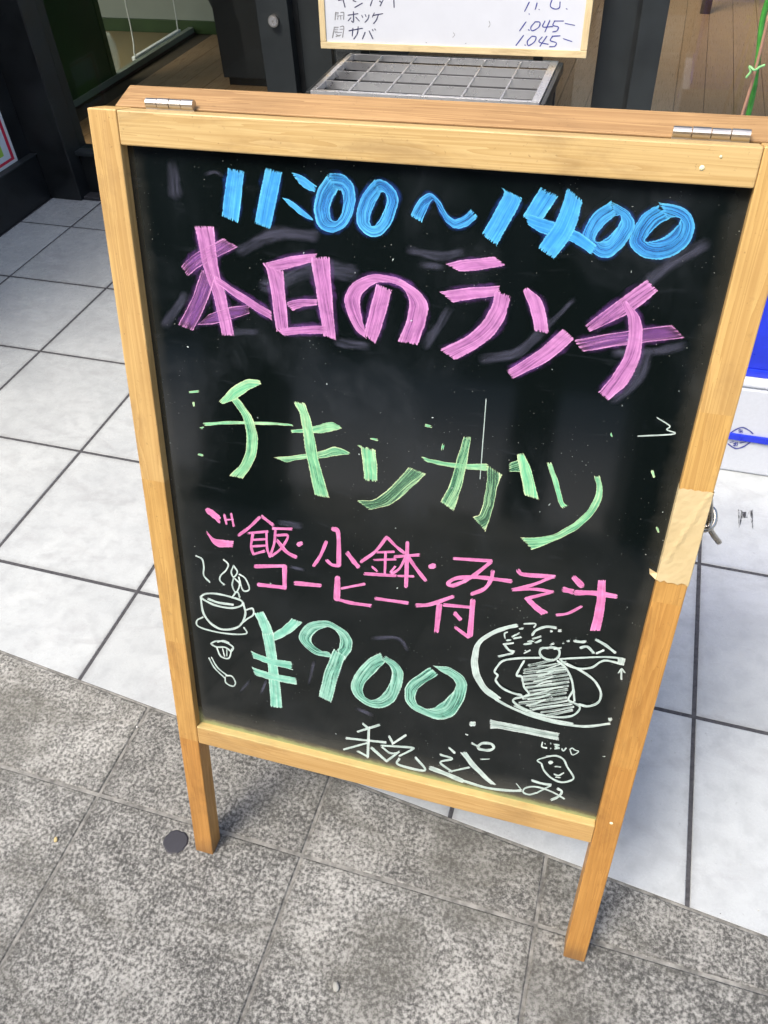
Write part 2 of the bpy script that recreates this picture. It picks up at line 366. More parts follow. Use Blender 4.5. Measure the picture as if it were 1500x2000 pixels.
# glossy blackboard panel
m = M('blackboard', (0.006, 0.007, 0.009), 0.16, spec=0.65)
p = m.coord('Object'); xyz = m.sep(p)
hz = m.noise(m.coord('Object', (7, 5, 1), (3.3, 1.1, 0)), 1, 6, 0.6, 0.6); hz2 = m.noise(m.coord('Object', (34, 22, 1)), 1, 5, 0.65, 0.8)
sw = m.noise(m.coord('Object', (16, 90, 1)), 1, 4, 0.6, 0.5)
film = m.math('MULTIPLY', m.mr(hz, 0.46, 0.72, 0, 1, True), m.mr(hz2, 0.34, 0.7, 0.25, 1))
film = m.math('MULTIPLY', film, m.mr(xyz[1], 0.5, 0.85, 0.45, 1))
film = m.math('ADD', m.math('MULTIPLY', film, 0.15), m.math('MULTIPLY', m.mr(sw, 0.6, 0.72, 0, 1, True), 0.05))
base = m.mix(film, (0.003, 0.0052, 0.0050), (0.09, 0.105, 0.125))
spk = m.noise(p, 520, 1, 0.4); spm = m.noise(p, 9, 3)
base = m.mix(m.math('MULTIPLY', m.mr(spk, 0.775, 0.80), m.mr(spm, 0.45, 0.6)), base, (0.4, 0.42, 0.38))
dn = m.noise(p, 42, 5, 0.6)
dd = m.math('ADD', m.math('SUBTRACT', xyz[1], B), m.math('MULTIPLY', m.math('SUBTRACT', dn, 0.5), 0.012))
dust = m.mr(dd, 0.0, 0.011, 0.65, 0.0, True)
lx = m.math('SUBTRACT', xyz[0], S); crn = m.math('ADD', lx, m.math('MULTIPLY', m.math('SUBTRACT', xyz[1], B), 0.45))
dust2 = m.mr(m.math('ADD', crn, m.math('MULTIPLY', m.math('SUBTRACT', dn, 0.5), 0.012)), 0.002, 0.018, 0.6, 0.0, True)
dgrey = m.mr(m.math('ADD', m.math('SUBTRACT', xyz[1], B), m.math('MULTIPLY', m.math('SUBTRACT', dn, 0.5), 0.02)), 0.006, 0.05, 0.16, 0.0, True)
rx = m.math('SUBTRACT', W-S, xyz[0])
dside = m.mr(m.math('ADD', m.math('MINIMUM', lx, rx), m.math('MULTIPLY', m.math('SUBTRACT', dn, 0.5), 0.02)), 0.002, 0.022, 0.06, 0.0, True)
base = m.mix(m.math('MAXIMUM', dgrey, dside), base, (0.30, 0.29, 0.24))
dall = m.math('MAXIMUM', dust, dust2); base = m.mix(dall, base, (0.38, 0.43, 0.18))
m.col(base).rough(m.math('ADD', m.math('ADD', 0.07, m.math('MULTIPLY', film, 1.0)), m.math('MULTIPLY', dall, 0.7), True))
m.bump(m.noise(p, 6, 3), 0.02, 0.002)
bd = obj('blackboard', box(S-0.006, W-S+0.006, B-0.006, H-T+0.006, -REC-0.006, -REC), m.m, sign, rot=PR)

# ---- the writing: brush strokes digitised on the board's surface
PAINT = {'b': mat_paint('blue_marker', (0.19, 0.72, 1.0), (0.045, 0.33, 0.78)),
         'p': mat_paint('pink_marker', (0.95, 0.47, 0.83), (0.46, 0.17, 0.42)),
         'q': mat_paint('rose_marker', (0.98, 0.40, 0.68), (0.66, 0.18, 0.42)),
         'g': mat_paint('lime_marker', (0.92, 0.97, 0.56), (0.16, 0.55, 0.30)),
         'm': mat_paint('mint_marker', (0.78, 0.97, 0.86), (0.18, 0.54, 0.40)),
         'w': mat_paint('white_marker', (0.88, 0.94, 0.91), (0.45, 0.58, 0.53)),
         's': mat_smear(), 'hb': mat_smear('blue_bleed', (0.05, 0.16, 0.75)), 'hp': mat_smear('violet_bleed', (0.34, 0.12, 0.55)),
         'k': mat_paint('black_marker', (0.02, 0.02, 0.05), (0.05, 0.05, 0.12)),
         'n': mat_paint('blue_pen', (0.03, 0.04, 0.28), (0.05, 0.06, 0.3)),
         'z': mat_paint('pencil_grey', (0.10, 0.10, 0.11), (0.25, 0.25, 0.26))}
def sides(st):
    if st[0] == 'r':
        L, R_ = catmull(st[1], 9), catmull(st[2], 9); k = 0.35; a, b = random.uniform(0, 6), random.uniform(0, 6)
        L = [(p[0]+k*math.sin(a+i*0.9), p[1]+k*math.cos(b+i*0.8)) for i, p in enumerate(L)]
        R_ = [(p[0]+k*math.sin(b+i*0.8), p[1]+k*math.cos(a+i*1.0)) for i, p in enumerate(R_)]
        return L, R_
    wd, pts = st[1], st[2]
    if len(pts) == 1: pts = [(pts[0][0]-wd*0.25, pts[0][1]), (pts[0][0]+wd*0.25, pts[0][1])]
    C = catmull(pts, 7); n = len(C)
    cum = [0]
    for i in range(1, n): cum.append(cum[-1]+math.dist(C[i], C[i-1]))
    # rounded tips: add extra samples outside both ends
    def unit(a, b):
        d = math.dist(a, b) or 1; return ((b[0]-a[0])/d, (b[1]-a[1])/d)
    t0, t1 = unit(C[1], C[0]), unit(C[-2], C[-1]); h = wd/2
    pre = [((C[0][0]+t0[0]*h*k, C[0][1]+t0[1]*h*k), math.sqrt(max(0.02, 1-k*k))) for k in (0.97, 0.7, 0.35)]
    post = [((C[-1][0]+t1[0]*h*k, C[-1][1]+t1[1]*h*k), math.sqrt(max(0.02, 1-k*k))) for k in (0.35, 0.7, 0.97)]
    Q = pre + [(c, 1.0) for c in C] + post
    L, R = [], []; ph = random.uniform(0, 6)
    for i, (c, k) in enumerate(Q):
        a, b = Q[max(i-1, 0)][0], Q[min(i+1, len(Q)-1)][0]; u = unit(a, b)
        ww = h*k*(1+0.10*math.sin(ph+i*0.7))
        L.append((c[0]-u[1]*ww, c[1]+u[0]*ww)); R.append((c[0]+u[1]*ww, c[1]-u[0]*ww))
    return L, R
def stroke_mesh(strokes, unproject, z0):
    verts, faces, uv, ed, cov = [], [], [], [], []
    for si, (st, cv) in enumerate(strokes):
        L, R = sides(st); n = max(len(L), len(R))
        assert len(L) == len(R), (len(L), len(R), st)
        L = [unproject(*q) for q in L]; R = [unproject(*q) for q in R]
        K = 4; base = len(verts); s = 0; tot = [0]
        for i in range(1, n):
            tot.append(tot[-1]+math.dist(((L[i][0]+R[i][0])/2, (L[i][1]+R[i][1])/2), ((L[i-1][0]+R[i-1][0])/2, (L[i-1][1]+R[i-1][1])/2)))
        ro = random.uniform(0, 50)
        for i in range(n):
            wd = math.dist(L[i], R[i])
            for k in range(K+1):
                f = k/K
                verts.append((L[i][0]+(R[i][0]-L[i][0])*f, L[i][1]+(R[i][1]-L[i][1])*f, z0+si*0.00004))
                uv.append((ro+f*wd, ro*1.7+tot[i])); ed.append((f, min(tot[i], tot[-1]-tot[i]))); cov.append(cv)
        for i in range(n-1):
            for k in range(K):
                a = base+i*(K+1)+k; faces.append((a, a+1, a+K+2, a+K+1))
    return verts, faces, uv, ed, cov
def writing(name, colour, strokes, origin, scale, unproject, parent, z0, cover=0.62, label=None, rot=None):
    ss = []
    for st in strokes:
        cv = cover
        if isinstance(st[-1], float): cv, st = st[-1], st[:-1]
        tr = lambda pts: [(origin[0]+a/scale, origin[1]+b/scale) for a, b in pts]
        if st[0] == 'r': ss.append((('r', tr(st[1]), tr(st[2])), cv))
        else: ss.append((('p', st[1]/scale, tr(st[2])), cv))
    v, f, uv, ed, cov = stroke_mesh(ss, unproject, z0)
    me = bpy.data.meshes.new(name); me.from_pydata(v, [], f); me.update()
    u1 = me.uv_layers.new(name='UVMap'); u2 = me.uv_layers.new(name='edge')
    for lp in me.loops: u1.data[lp.index].uv = uv[lp.vertex_index]; u2.data[lp.index].uv = ed[lp.vertex_index]
    at = me.attributes.new('cover', 'FLOAT', 'POINT')
    for i, c in enumerate(cov): at.data[i].value = c
    for p in me.polygons:
        pass
    # make the strokes face outward
    if me.polygons and sum(p.normal.z for p in me.polygons) < 0: me.flip_normals()
    me.materials.append(PAINT[colour])
    o = bpy.data.objects.new(name, me); COL.objects.link(o); o.parent = parent
    if label: o['label'] = label
    return o
Z4, Z5, Z6, Z7, Z8 = ((300, 300), 2.5), ((800, 330), 2.5), ((350, 720), 3.0), ((800, 760), 2.727), ((360, 970), 3.0)
ZA, ZB, ZC = ((800, 1060), 3.261), ((880, 1200), 4.167), ((630, 1380), 3.0)
def chalk(z, colour, strokes, cover=0.62, name='written_character', lift=0.0003):
    return writing(name, colour, strokes, z[0], z[1], uv_board, bd, -REC+lift, cover)
def grow(st, k):                               # the same stroke, k wider on both sides
    if st[0] == 'p': return ('p', st[1]+2*k, st[2])
    L, R_ = st[1], st[2]; nl, nr = [], []
    for a, b in zip(L, R_):
        d = math.dist(a, b) or 1; ux, uy = (a[0]-b[0])/d*k, (a[1]-b[1])/d*k
        nl.append((a[0]+ux, a[1]+uy)); nr.append((b[0]-ux, b[1]-uy))
    return ('r', nl, nr)
def bleed(z, colour, strokes, k=22, cover=0.55):
    chalk(z, colour, [grow(st, k) for st in strokes], cover, 'marker_bleed', 0.0001)
def smear(z, strokes, cover):
    for st in strokes: chalk(z, 's', [st], cover*0.6, 'wiped_smear', 0.00012)
def P(w, *pts): return ('p', w, list(pts))
def R(l, r, *c): return ('r', l, r) + tuple(c)
# smears of wiped writing under the letters
smear(Z4, [P(90, (430, 470), (600, 390), (780, 400)), P(120, (560, 640), (800, 560), (960, 580)), P(60, (1250, 470), (1400, 500), (1500, 480)), P(50, (380, 870), (500, 870)), P(70, (60, 830), (150, 700)), P(60, (900, 920), (1040, 940)), P(80, (90, 60), (110, 200)), P(26, (250, 100), (300, 90), (340, 110))], 0.30)
smear(Z5, [P(80, (1000, 1120), (1100, 1040), (1160, 900)), P(70, (360, 930), (520, 900), (640, 800)), P(90, (1160, 560), (1300, 440), (1440, 370)), P(60, (80, 860), (190, 690)), P(60, (1000, 900), (1200, 890), (1340, 860)), P(50, (60, 470), (160, 480)), P(40, (640, 800), (800, 640))], 0.30)
smear(Z8, [P(50, (560, 150), (680, 170)), P(30, (1100, 830), (1250, 830), (1310, 900)), P(20, (330, 1140), (380, 1080)), P(24, (450, 1150), (480, 1080)), P(26, (730, 1090), (760, 970)), P(30, (1010, 1240), (1100, 1280)), P(26, (620, 410), (700, 430)), P(24, (900, 1040), (920, 1010))], 0.36)
# 11:00 ~ 14:00
BL = [(Z4, [R([(362,70),(333,305)], [(445,85),(415,343)])]), (Z4, [R([(545,68),(492,340)], [(630,90),(572,372)])]),
 (Z4, [R([(672,93),(720,105),(798,160)], [(712,148),(750,175),(790,188)]), R([(628,213),(680,235),(780,318)], [(660,250),(720,300),(778,328)])]),
 (Z4, [R([(850,100),(800,180),(783,280),(810,360),(880,385),(950,340),(985,240),(975,150),(920,100),(850,96)], [(905,175),(880,215),(862,270),(870,320),(895,327),(918,290),(927,235),(922,198),(912,180),(880,175)])]),
 (Z4, [R([(1085,120),(1020,200),(990,300),(1010,370),(1080,408),(1150,360),(1195,240),(1175,170),(1110,125),(1065,140)], [(1110,195),(1080,250),(1058,310),(1062,350),(1085,347),(1115,300),(1137,240),(1135,203),(1120,188),(1090,200)])]),
 (Z5, [R([(2,228),(45,150),(100,118),(150,160),(180,215),(220,245),(270,225),(300,195)], [(60,262),(85,200),(115,150),(145,200),(180,260),(225,290),(280,280),(335,235)])]),
 (Z5, [R([(447,90),(455,130),(352,318)], [(550,140),(535,180),(425,378)])]),
 (Z5, [R([(640,88),(548,235)], [(728,132),(650,250)]), R([(560,215),(680,250),(830,310),(915,375)], [(575,270),(650,315),(790,355),(890,420)]), R([(770,90),(720,240),(625,385)], [(848,155),(800,310),(705,443)])]),
 (Z5, [R([(985,155),(900,215),(850,300),(850,360),(930,430),(1000,420),(1080,330),(1100,265),(1060,200),(985,160)], [(1010,225),(960,265),(915,320),(908,350),(930,354),(975,325),(1015,280),(1032,245),(1025,226),(990,235)])]),
 (Z5, [R([(1210,170),(1130,230),(1080,320),(1080,380),(1150,435),(1260,435),(1360,370),(1392,270),(1340,190),(1215,162)], [(1280,238),(1220,270),(1170,320),(1150,350),(1170,354),(1230,337),(1285,297),(1320,255),(1310,236),(1250,240)])])]
for i, (z, s) in enumerate(BL): bleed(z, 'hb', s); chalk(z, 'b', s, 0.52 if i in (3, 4, 5, 8, 9) else 0.66)
# today's lunch
PK = [(Z4, [R([(200,352),(245,560),(290,690),(335,888)], [(295,355),(318,560),(355,700),(395,890)]), R([(135,550),(200,490),(340,412)], [(165,600),(240,545),(412,455)], 0.42), R([(235,565),(190,700),(120,835)], [(305,600),(260,730),(195,865)], 0.40), R([(300,595),(430,680),(575,770)], [(305,630),(430,722),(580,815)]), R([(270,785),(370,750),(470,738)], [(215,835),(300,830),(470,780)], 0.36)]),
 (Z4, [R([(530,530),(560,600),(600,870)], [(635,570),(640,640),(660,860)]), R([(540,535),(680,500),(800,487)], [(600,575),(700,550),(790,525)]), R([(765,505),(790,650),(830,890)], [(860,500),(870,650),(890,910)]), R([(640,730),(700,712),(800,710)], [(680,768),(730,748),(800,740)], 0.55), R([(600,860),(700,845),(840,838)], [(640,890),(720,880),(850,880)])]),
 (Z4, [R([(1088,635),(1050,780),(1025,885)], [(1165,665),(1130,800),(1085,930)]), R([(1040,905),(980,850),(932,720),(975,630),(1090,588),(1230,625),(1335,720),(1330,820),(1290,935)], [(1030,850),(1018,800),(1010,710),(1050,655),(1110,628),(1200,645),(1245,710),(1235,810),(1190,920)])]),
 (Z5, [R([(175,465),(250,445),(415,428)], [(240,500),(330,495),(472,470)], 0.72), R([(147,600),(280,580),(440,570)], [(210,652),(310,635),(440,618)], 0.7), R([(420,585),(390,690),(300,800),(145,882)], [(495,620),(460,740),(380,840),(225,935)])]),
 (Z5, [R([(552,590),(590,690),(610,790)], [(575,578),(650,650),(683,805)], 0.75), R([(750,778),(620,890),(475,985)], [(805,830),(680,935),(500,1025)])]),
 (Z5, [R([(1160,538),(1020,640),(855,765)], [(1215,595),(1080,700),(880,795)], 0.52), R([(800,835),(1000,800),(1280,760)], [(845,893),(1050,860),(1345,825)], 0.40), R([(1030,645),(1068,750),(1050,900),(980,1020),(920,1090)], [(1060,645),(1130,740),(1130,900),(1070,1040),(970,1130)])])]
for z, s in PK: bleed(z, 'hp', s, 26, 0.5); chalk(z, 'p', s, 0.61)
# chicken cutlet
GR = [(Z6, [R([(135,318),(300,307),(560,315),(670,328)], [(150,335),(300,325),(560,330),(672,336)], 0.8), R([(293,170),(370,280),(395,420),(370,540),(292,628)], [(345,168),(430,290),(462,420),(440,540),(375,645)]), R([(232,195),(310,110),(400,62),(475,68)], [(255,207),(330,180),(410,125),(482,90)], 0.78)]),
 (Z6, [R([(650,358),(740,350),(830,325),(890,312),(945,335)], [(660,375),(740,375),(830,378),(900,365),(955,350)]), R([(553,520),(700,505),(830,482),(915,457),(1000,490)], [(625,550),(720,530),(830,525),(920,510),(1005,500)], 0.55), R([(668,190),(710,280),(740,480),(795,745)], [(738,200),(780,330),(820,540),(883,758)])]),
 (Z6, [R([(1062,450),(1078,580),(1085,655)], [(1150,475),(1162,580),(1160,665)], 0.74), R([(1345,575),(1240,690),(1140,765),(1040,770)], [(1450,615),(1370,690),(1250,790),(1115,828)], 0.45)]),
 (Z7, [R([(60,358),(140,378),(260,395),(420,397)], [(85,385),(180,408),(300,425),(420,435)]), R([(412,400),(412,480),(400,560),(375,660),(335,680)], [(495,455),(468,520),(455,590),(440,650),(405,760)], 0.45), R([(290,250),(255,360),(215,500),(163,600)], [(328,255),(305,400),(275,530),(237,650)], 0.5)]),
 (Z7, [R([(528,395),(590,370)], [(530,440),(600,440)], 0.5), R([(570,345),(590,450),(612,565)], [(605,340),(645,420),(690,590)], 0.85), R([(730,390),(765,500),(795,605),(815,635)], [(755,390),(795,500),(820,600),(850,620)], 0.85), R([(983,460),(995,540),(950,640),(860,720),(740,780),(590,790)], [(1015,460),(1028,560),(990,650),(900,740),(790,800),(650,858)])])]
for z, s in GR: chalk(z, 'g', s, 0.60)
# rice, small dish, miso soup / coffee included
RS = [(Z8, [R([(122,70),(150,68),(215,115)], [(130,95),(170,125),(210,160)], 0.8), R([(130,200),(180,245),(290,258)], [(130,215),(190,290),(285,295)], 0.8), P(13, (235,105),(248,160)), P(13, (275,100),(290,170)), P(9, (240,135),(285,132))]),
 (Z8, [P(18, (440,122),(380,180),(320,225)), P(18, (455,115),(520,165)), P(14, (375,213),(490,203)), P(15, (402,220),(392,290),(405,335)), P(13, (405,252),(478,248)), P(13, (402,290),(480,285)), P(15, (408,335),(470,318)), P(14, (482,208),(486,300),(502,350)), P(16, (520,185),(632,188)), P(15, (535,192),(528,270),(502,350)), P(15, (545,225),(608,228),(570,300),(515,345)), P(20, (545,255),(600,322),(655,352))]),
 (Z8, [P(26, (670,280),(684,274))]),
 (Z8, [P(26, (870,188),(902,215),(906,400)), P(18, (835,372),(865,398),(905,405)), P(20, (832,265),(798,345),(760,402)), P(25, (957,330),(990,375),(1018,408))]),
 (Z8, [P(19, (1185,238),(1120,320),(1037,380)), P(17, (1190,238),(1240,290),(1290,330)), P(13, (1130,325),(1230,322)), P(12, (1110,370),(1240,366)), P(15, (1180,325),(1175,455)), P(13, (1102,410),(1130,435)), P(13, (1236,408),(1210,440)), P(18, (1057,450),(1240,462)), P(23, (1308,270),(1300,523)), P(18, (1232,350),(1375,340)), P(15, (1300,348),(1262,418),(1215,452)), P(21, (1310,348),(1360,420),(1413,488)), P(13, (1252,462),(1345,465))]),
 (Z8, [P(30, (1445,408),(1462,405))]),
 (Z8, [P(21, (415,408),(585,405)), P(27, (588,410),(588,530)), P(22, (435,515),(590,532))]), (Z8, [P(24, (650,506),(795,520))]),
 (Z8, [P(36, (898,480),(894,595)), P(15, (922,537),(1055,511)), P(19, (888,598),(980,622),(1092,638))]), (Z8, [P(19, (1122,596),(1308,622))]),
 (ZA, [P(24, (45,398),(130,392),(275,343)), P(34, (190,395),(172,560)), P(20, (220,395),(385,410)), P(36, (403,372),(385,585)), P(20, (292,538),(375,600)), P(26, (290,450),(322,485))]),
 (ZA, [P(20, (285,100),(520,115)), P(24, (518,122),(420,200),(350,245)), P(24, (350,245),(275,272),(245,258),(300,225),(420,218),(540,230),(645,244)), P(25, (530,183),(520,230),(480,290),(397,325))]),
 (ZA, [P(26, (692,178),(730,202),(920,215)), P(20, (910,216),(790,265),(657,298)), P(19, (662,297),(800,295),(912,312)), P(19, (900,316),(742,355)), R([(728,352),(780,410),(838,460)], [(762,345),(815,395),(888,445)], 0.8)]),
 (ZA, [P(38, (1050,225),(1095,270)), P(34, (985,297),(1035,310)), P(17, (935,460),(1010,448),(1095,405)), P(32, (1060,317),(1180,320),(1310,340)), R([(1200,235),(1185,400),(1150,560)], [(1250,235),(1245,400),(1215,560)], 0.82)])]
for z, s in RS: chalk(z, 'q', s, 0.76)
# 900 yen
MT = [(Z8, [R([(408,680),(440,750),(465,830)], [(462,670),(500,740),(525,800)], 0.8), R([(630,712),(580,760),(520,800)], [(697,735),(620,800),(520,850)], 0.74), R([(455,800),(488,980),(505,1230)], [(525,800),(550,1000),(577,1240)], 0.74), R([(390,903),(500,945),(630,965)], [(405,945),(500,980),(638,1015)], 0.7), R([(395,995),(500,1030),(655,1060)], [(415,1045),(500,1070),(663,1103)], 0.7)]),
 (Z8, [R([(880,945),(760,920),(672,830),(720,745),(840,728),(960,800),(985,880),(940,960)], [(850,910),(790,895),(745,845),(775,790),(850,765),(905,810),(910,870),(895,900)]), R([(875,890),(820,1030),(787,1170)], [(945,935),(905,1050),(862,1208)])]),
 (Z8, [R([(1150,912),(1060,965),(980,1080),(1000,1170),(1110,1237),(1220,1210),(1280,1090),(1270,1000),(1180,930)], [(1180,965),(1120,1030),(1055,1100),(1055,1165),(1110,1190),(1175,1140),(1213,1060),(1205,995),(1150,950)])]),
 (((0, 0), 1.0), [R([(840,1302),(800,1330),(790,1352),(800,1380),(850,1404),(885,1398),(908,1362),(910,1328),(880,1304),(845,1300)], [(856,1318),(822,1340),(812,1358),(816,1375),(838,1384),(862,1372),(885,1350),(890,1335),(880,1322),(862,1312)])])]
for z, s in MT: chalk(z, 'm', s, 0.55)
# drawings in white: coffee cup, cupcake, spoon
chalk(Z8, 'w', [P(11, (95,585),(130,568),(200,570),(300,595),(340,615),(330,640),(270,652),(180,635),(110,600),(95,585)), P(12, (97,590),(112,680),(160,745),(230,778),(320,760),(358,690),(345,622)), P(13, (140,598),(200,620),(285,632)), P(10, (365,662),(400,655),(405,690),(370,715),(330,745)), P(9, (110,705),(75,725),(85,760),(180,790),(290,805),(365,800),(350,765)), P(9, (68,345),(105,365),(115,410),(115,460),(150,500)), P(9, (230,368),(258,395),(245,430),(215,460),(210,490),(238,517)), P(9, (290,403),(276,440),(290,470),(312,440),(290,403)), P(9, (290,472),(282,520),(305,560),(325,510),(298,480)), P(9, (322,452),(360,480),(382,540),(345,547),(320,470)), P(10, (280,590),(310,555),(328,592))], 0.72, 'cup_drawing')
chalk(Z8, 'w', [P(9, (155,860),(190,845),(240,852),(285,880),(275,905),(240,882),(190,880),(160,865)), P(9, (190,882),(215,935),(262,945),(278,892)), P(7, (225,890),(237,935)), P(7, (250,890),(250,935)), P(7, (195,852),(230,842),(265,856))], 0.72, 'cupcake_drawing')
chalk(Z8, 'w', [P(8, (145,945),(178,1003),(238,1062)), P(8, (160,940),(195,1000),(255,1050)), P(8, (240,1055),(245,1090),(285,1110),(300,1090),(280,1052),(245,1048))], 0.72, 'spoon_drawing')
# plate with cutlet
plate = [R([(550,72),(380,115),(220,215),(168,360),(185,500),(270,630),(370,700)], [(552,100),(420,135),(260,225),(225,360),(240,480),(300,590),(420,680)]),
 P(20, (372,692),(500,760),(700,838),(900,888),(1100,910),(1295,888)), P(15, (520,742),(720,830),(1000,888)), P(30, (1298,855)), P(13, (600,75),(690,74),(680,103)), P(14, (560,116),(592,112)), P(20, (665,165),(700,125),(780,98),(860,107)), P(18, (820,135)), P(22, (890,130)),
 P(13, (442,190),(440,155),(462,140)), P(13, (500,180),(560,150)), P(15, (515,192),(575,182)), P(14, (455,206),(490,206)), P(15, (432,240),(510,230)), P(18, (442,247),(478,288),(518,300)), P(17, (387,340),(440,328),(508,312)), P(15, (670,195),(735,176)), P(17, (600,240),(660,230)), P(13, (630,214),(675,212)), P(17, (692,226),(740,206)), P(12, (600,312),(650,286)), P(10, (610,290)),
 P(19, (800,268),(742,272),(727,310),(760,350),(830,368),(878,340),(886,290),(850,266),(800,266)), P(15, (810,246),(842,230)), P(15, (842,275),(900,268)), P(18, (918,228)), P(20, (958,210)), P(21, (1010,210),(1060,218),(1100,216)), P(21, (1057,266),(1110,256),(1150,290),(1165,310)), P(18, (1190,310),(1245,286)),
 P(15, (890,357),(1000,350),(1250,340),(1400,352)), P(17, (890,362),(960,410),(1050,435),(1150,425),(1220,380),(1280,370),(1400,400)), R([(1362,345),(1356,398)], [(1425,350),(1412,410)]), P(22, (1182,197),(1260,242),(1338,303)), P(17, (1390,445),(1390,520)), P(13, (1368,468),(1394,437),(1418,468)),
 P(17, (730,345),(550,350),(430,370),(380,420),(360,460),(385,490),(370,530),(420,590),(500,630),(580,650)), P(19, (945,395),(1060,450),(1160,520),(1210,590),(1225,650),(1200,710),(1120,740),(1040,722)),
 P(17, (600,372),(560,440),(540,490),(580,500),(600,580),(640,640),(600,660),(520,680),(520,710),(600,760),(700,800),(850,828),(980,820),(1040,780),(1050,740),(1000,710),(960,682),(1000,610)), P(18, (870,370),(940,430),(985,520),(1000,600),(1010,700))]
for k, (x0, x1, y) in enumerate([(640,840,385),(600,860,420),(600,930,445),(590,945,475),(585,960,505),(600,965,535),(620,960,565),(640,960,595),(620,950,625),(590,940,655),(560,945,690),(640,950,715),(650,985,740),(740,1000,765),(780,990,790)]):
    plate.append(P(17 if k % 2 else 22, (x0, y+22), ((x0+x1)/2, y+4), (x1, y-26), 0.5) if False else ('p', 17 if k % 2 else 22, [(x0, y+22), ((x0+x1)/2, y+2), (x1, y-24)], 0.5))
for k in range(16):
    y = 400+k*24; x0 = 600+random.uniform(-10, 120); x1 = x0+random.uniform(120, 260)
    plate.append(('p', random.uniform(9, 16), [(x0, y+random.uniform(10, 30)), ((x0+x1)/2, y), (min(x1, 960), y-random.uniform(10, 34))], random.choice((0.4, 0.6, 0.75))))
chalk(ZB, 'w', plate, 0.70, 'plate_drawing')
chalk(ZB, 'w', [R([(318,852),(400,870),(890,965)], [(320,930),(430,935),(880,1025)], 0.58), P(38, (180,890)), P(15, (172,1046),(230,1075)), P(21, (220,1075),(260,1047),(330,1052),(352,1084),(310,1104),(240,1095),(220,1075)), P(9, (242,1178),(318,1175))], 0.72, 'bar_drawing')
chalk(ZB, 'w', [P(12, (748,1040),(744,1075),(782,1086)), P(9, (766,1048),(772,1052)), P(14, (815,1050)), P(12, (815,1090)), P(12, (842,1056),(884,1062),(852,1075),(885,1086),(847,1091)), P(12, (905,1090),(920,1108),(940,1086)), P(9, (970,1092),(992,1140),(1042,1115),(1010,1100),(992,1086),(972,1094))], 0.72, 'face_drawing')
chalk(ZB, 'w', [P(15, (780,1156),(860,1150),(920,1180),(950,1240),(1000,1320),(980,1350),(900,1364),(820,1330),(762,1270),(742,1220)), P(11, (745,1215),(707,1186),(775,1160)), P(28, (815,1203)), P(10, (847,1238),(868,1236),(898,1241)), P(12, (842,1298),(880,1308),(920,1288)), P(10, (852,1320),(895,1326))], 0.74, 'chick_drawing')
# tax included
chalk(ZC, 'w', [P(13, (237,100),(264,124)), P(13, (207,146),(335,106)), P(13, (140,184),(370,209)), P(15, (272,120),(265,295)), P(11, (125,250),(262,212)), P(12, (207,260),(262,290)), P(15, (287,240),(375,318)), P(13, (390,172),(411,210)), P(13, (488,166),(411,216)), P(12, (345,226),(518,238),(524,250),(452,287)), P(11, (350,235),(395,270),(440,270)), P(13, (450,262),(376,318)), P(13, (450,303),(446,338),(600,372),(546,296))], 0.8)
chalk(ZC, 'w', [P(13, (742,241),(774,270)), P(12, (690,281),(760,305),(690,326),(758,380)), P(10, (740,381),(860,355)), R([(805,265),(880,360),(985,455)], [(840,262),(910,350),(1020,460)], 0.66), P(24, (632,358),(720,392),(820,434)), P(14, (820,432),(960,474),(1100,491),(1165,490))], 0.78)
chalk(ZB, 'w', [P(19, (662,1350),(740,1374),(818,1386)), P(14, (815,1392),(760,1420),(702,1450)), P(13, (700,1450),(640,1465),(592,1445),(612,1410),(700,1402),(820,1440),(928,1500)), P(19, (872,1417),(905,1440),(880,1480),(818,1508)), P(9, (537,1375),(575,1425))], 0.7)
# scratches and stray flecks of paint
chalk(Z7, 'w', [P(5, (408,52),(392,260),(375,480))], 0.62, 'scratch')
chalk(Z7, 'w', [P(7, (1315,150),(1385,195),(1370,215),(1410,238),(1215,250))], 0.62, 'scratch')
fl = []
for k in range(46):
    x, y = random.uniform(330, 1330), random.uniform(480, 1560)
    if 0.16*(x-330)+1400 < y: continue
    a = random.uniform(0, PI); q = random.choice((0.6, 1, 1, 2.5))
    fl.append(P(random.uniform(1.2, 2.4), (x, y), (x+math.cos(a)*q*1.6, y+math.sin(a)*q*1.6)))
tag(chalk(((0, 0), 1), 'w', fl, 0.7, 'paint_flecks'), kind='stuff')
tag(chalk(((0, 0), 1), 'g', [P(4, (370,766),(388,764)), P(4, (378,786),(379,792)), P(4, (388,887),(396,889)), P(5, (831,830),(842,833)), P(5, (866,868),(864,877)), P(4, (725,856),(737,859)), P(5, (1274,920),(1277,930)), P(4, (1283,1030),(1286,1038)), P(4, (392,836),(398,835)), P(3, (1193,845),(1195,853)), P(3, (700,869),(706,873))], 0.7, 'paint_flecks'), kind='stuff')
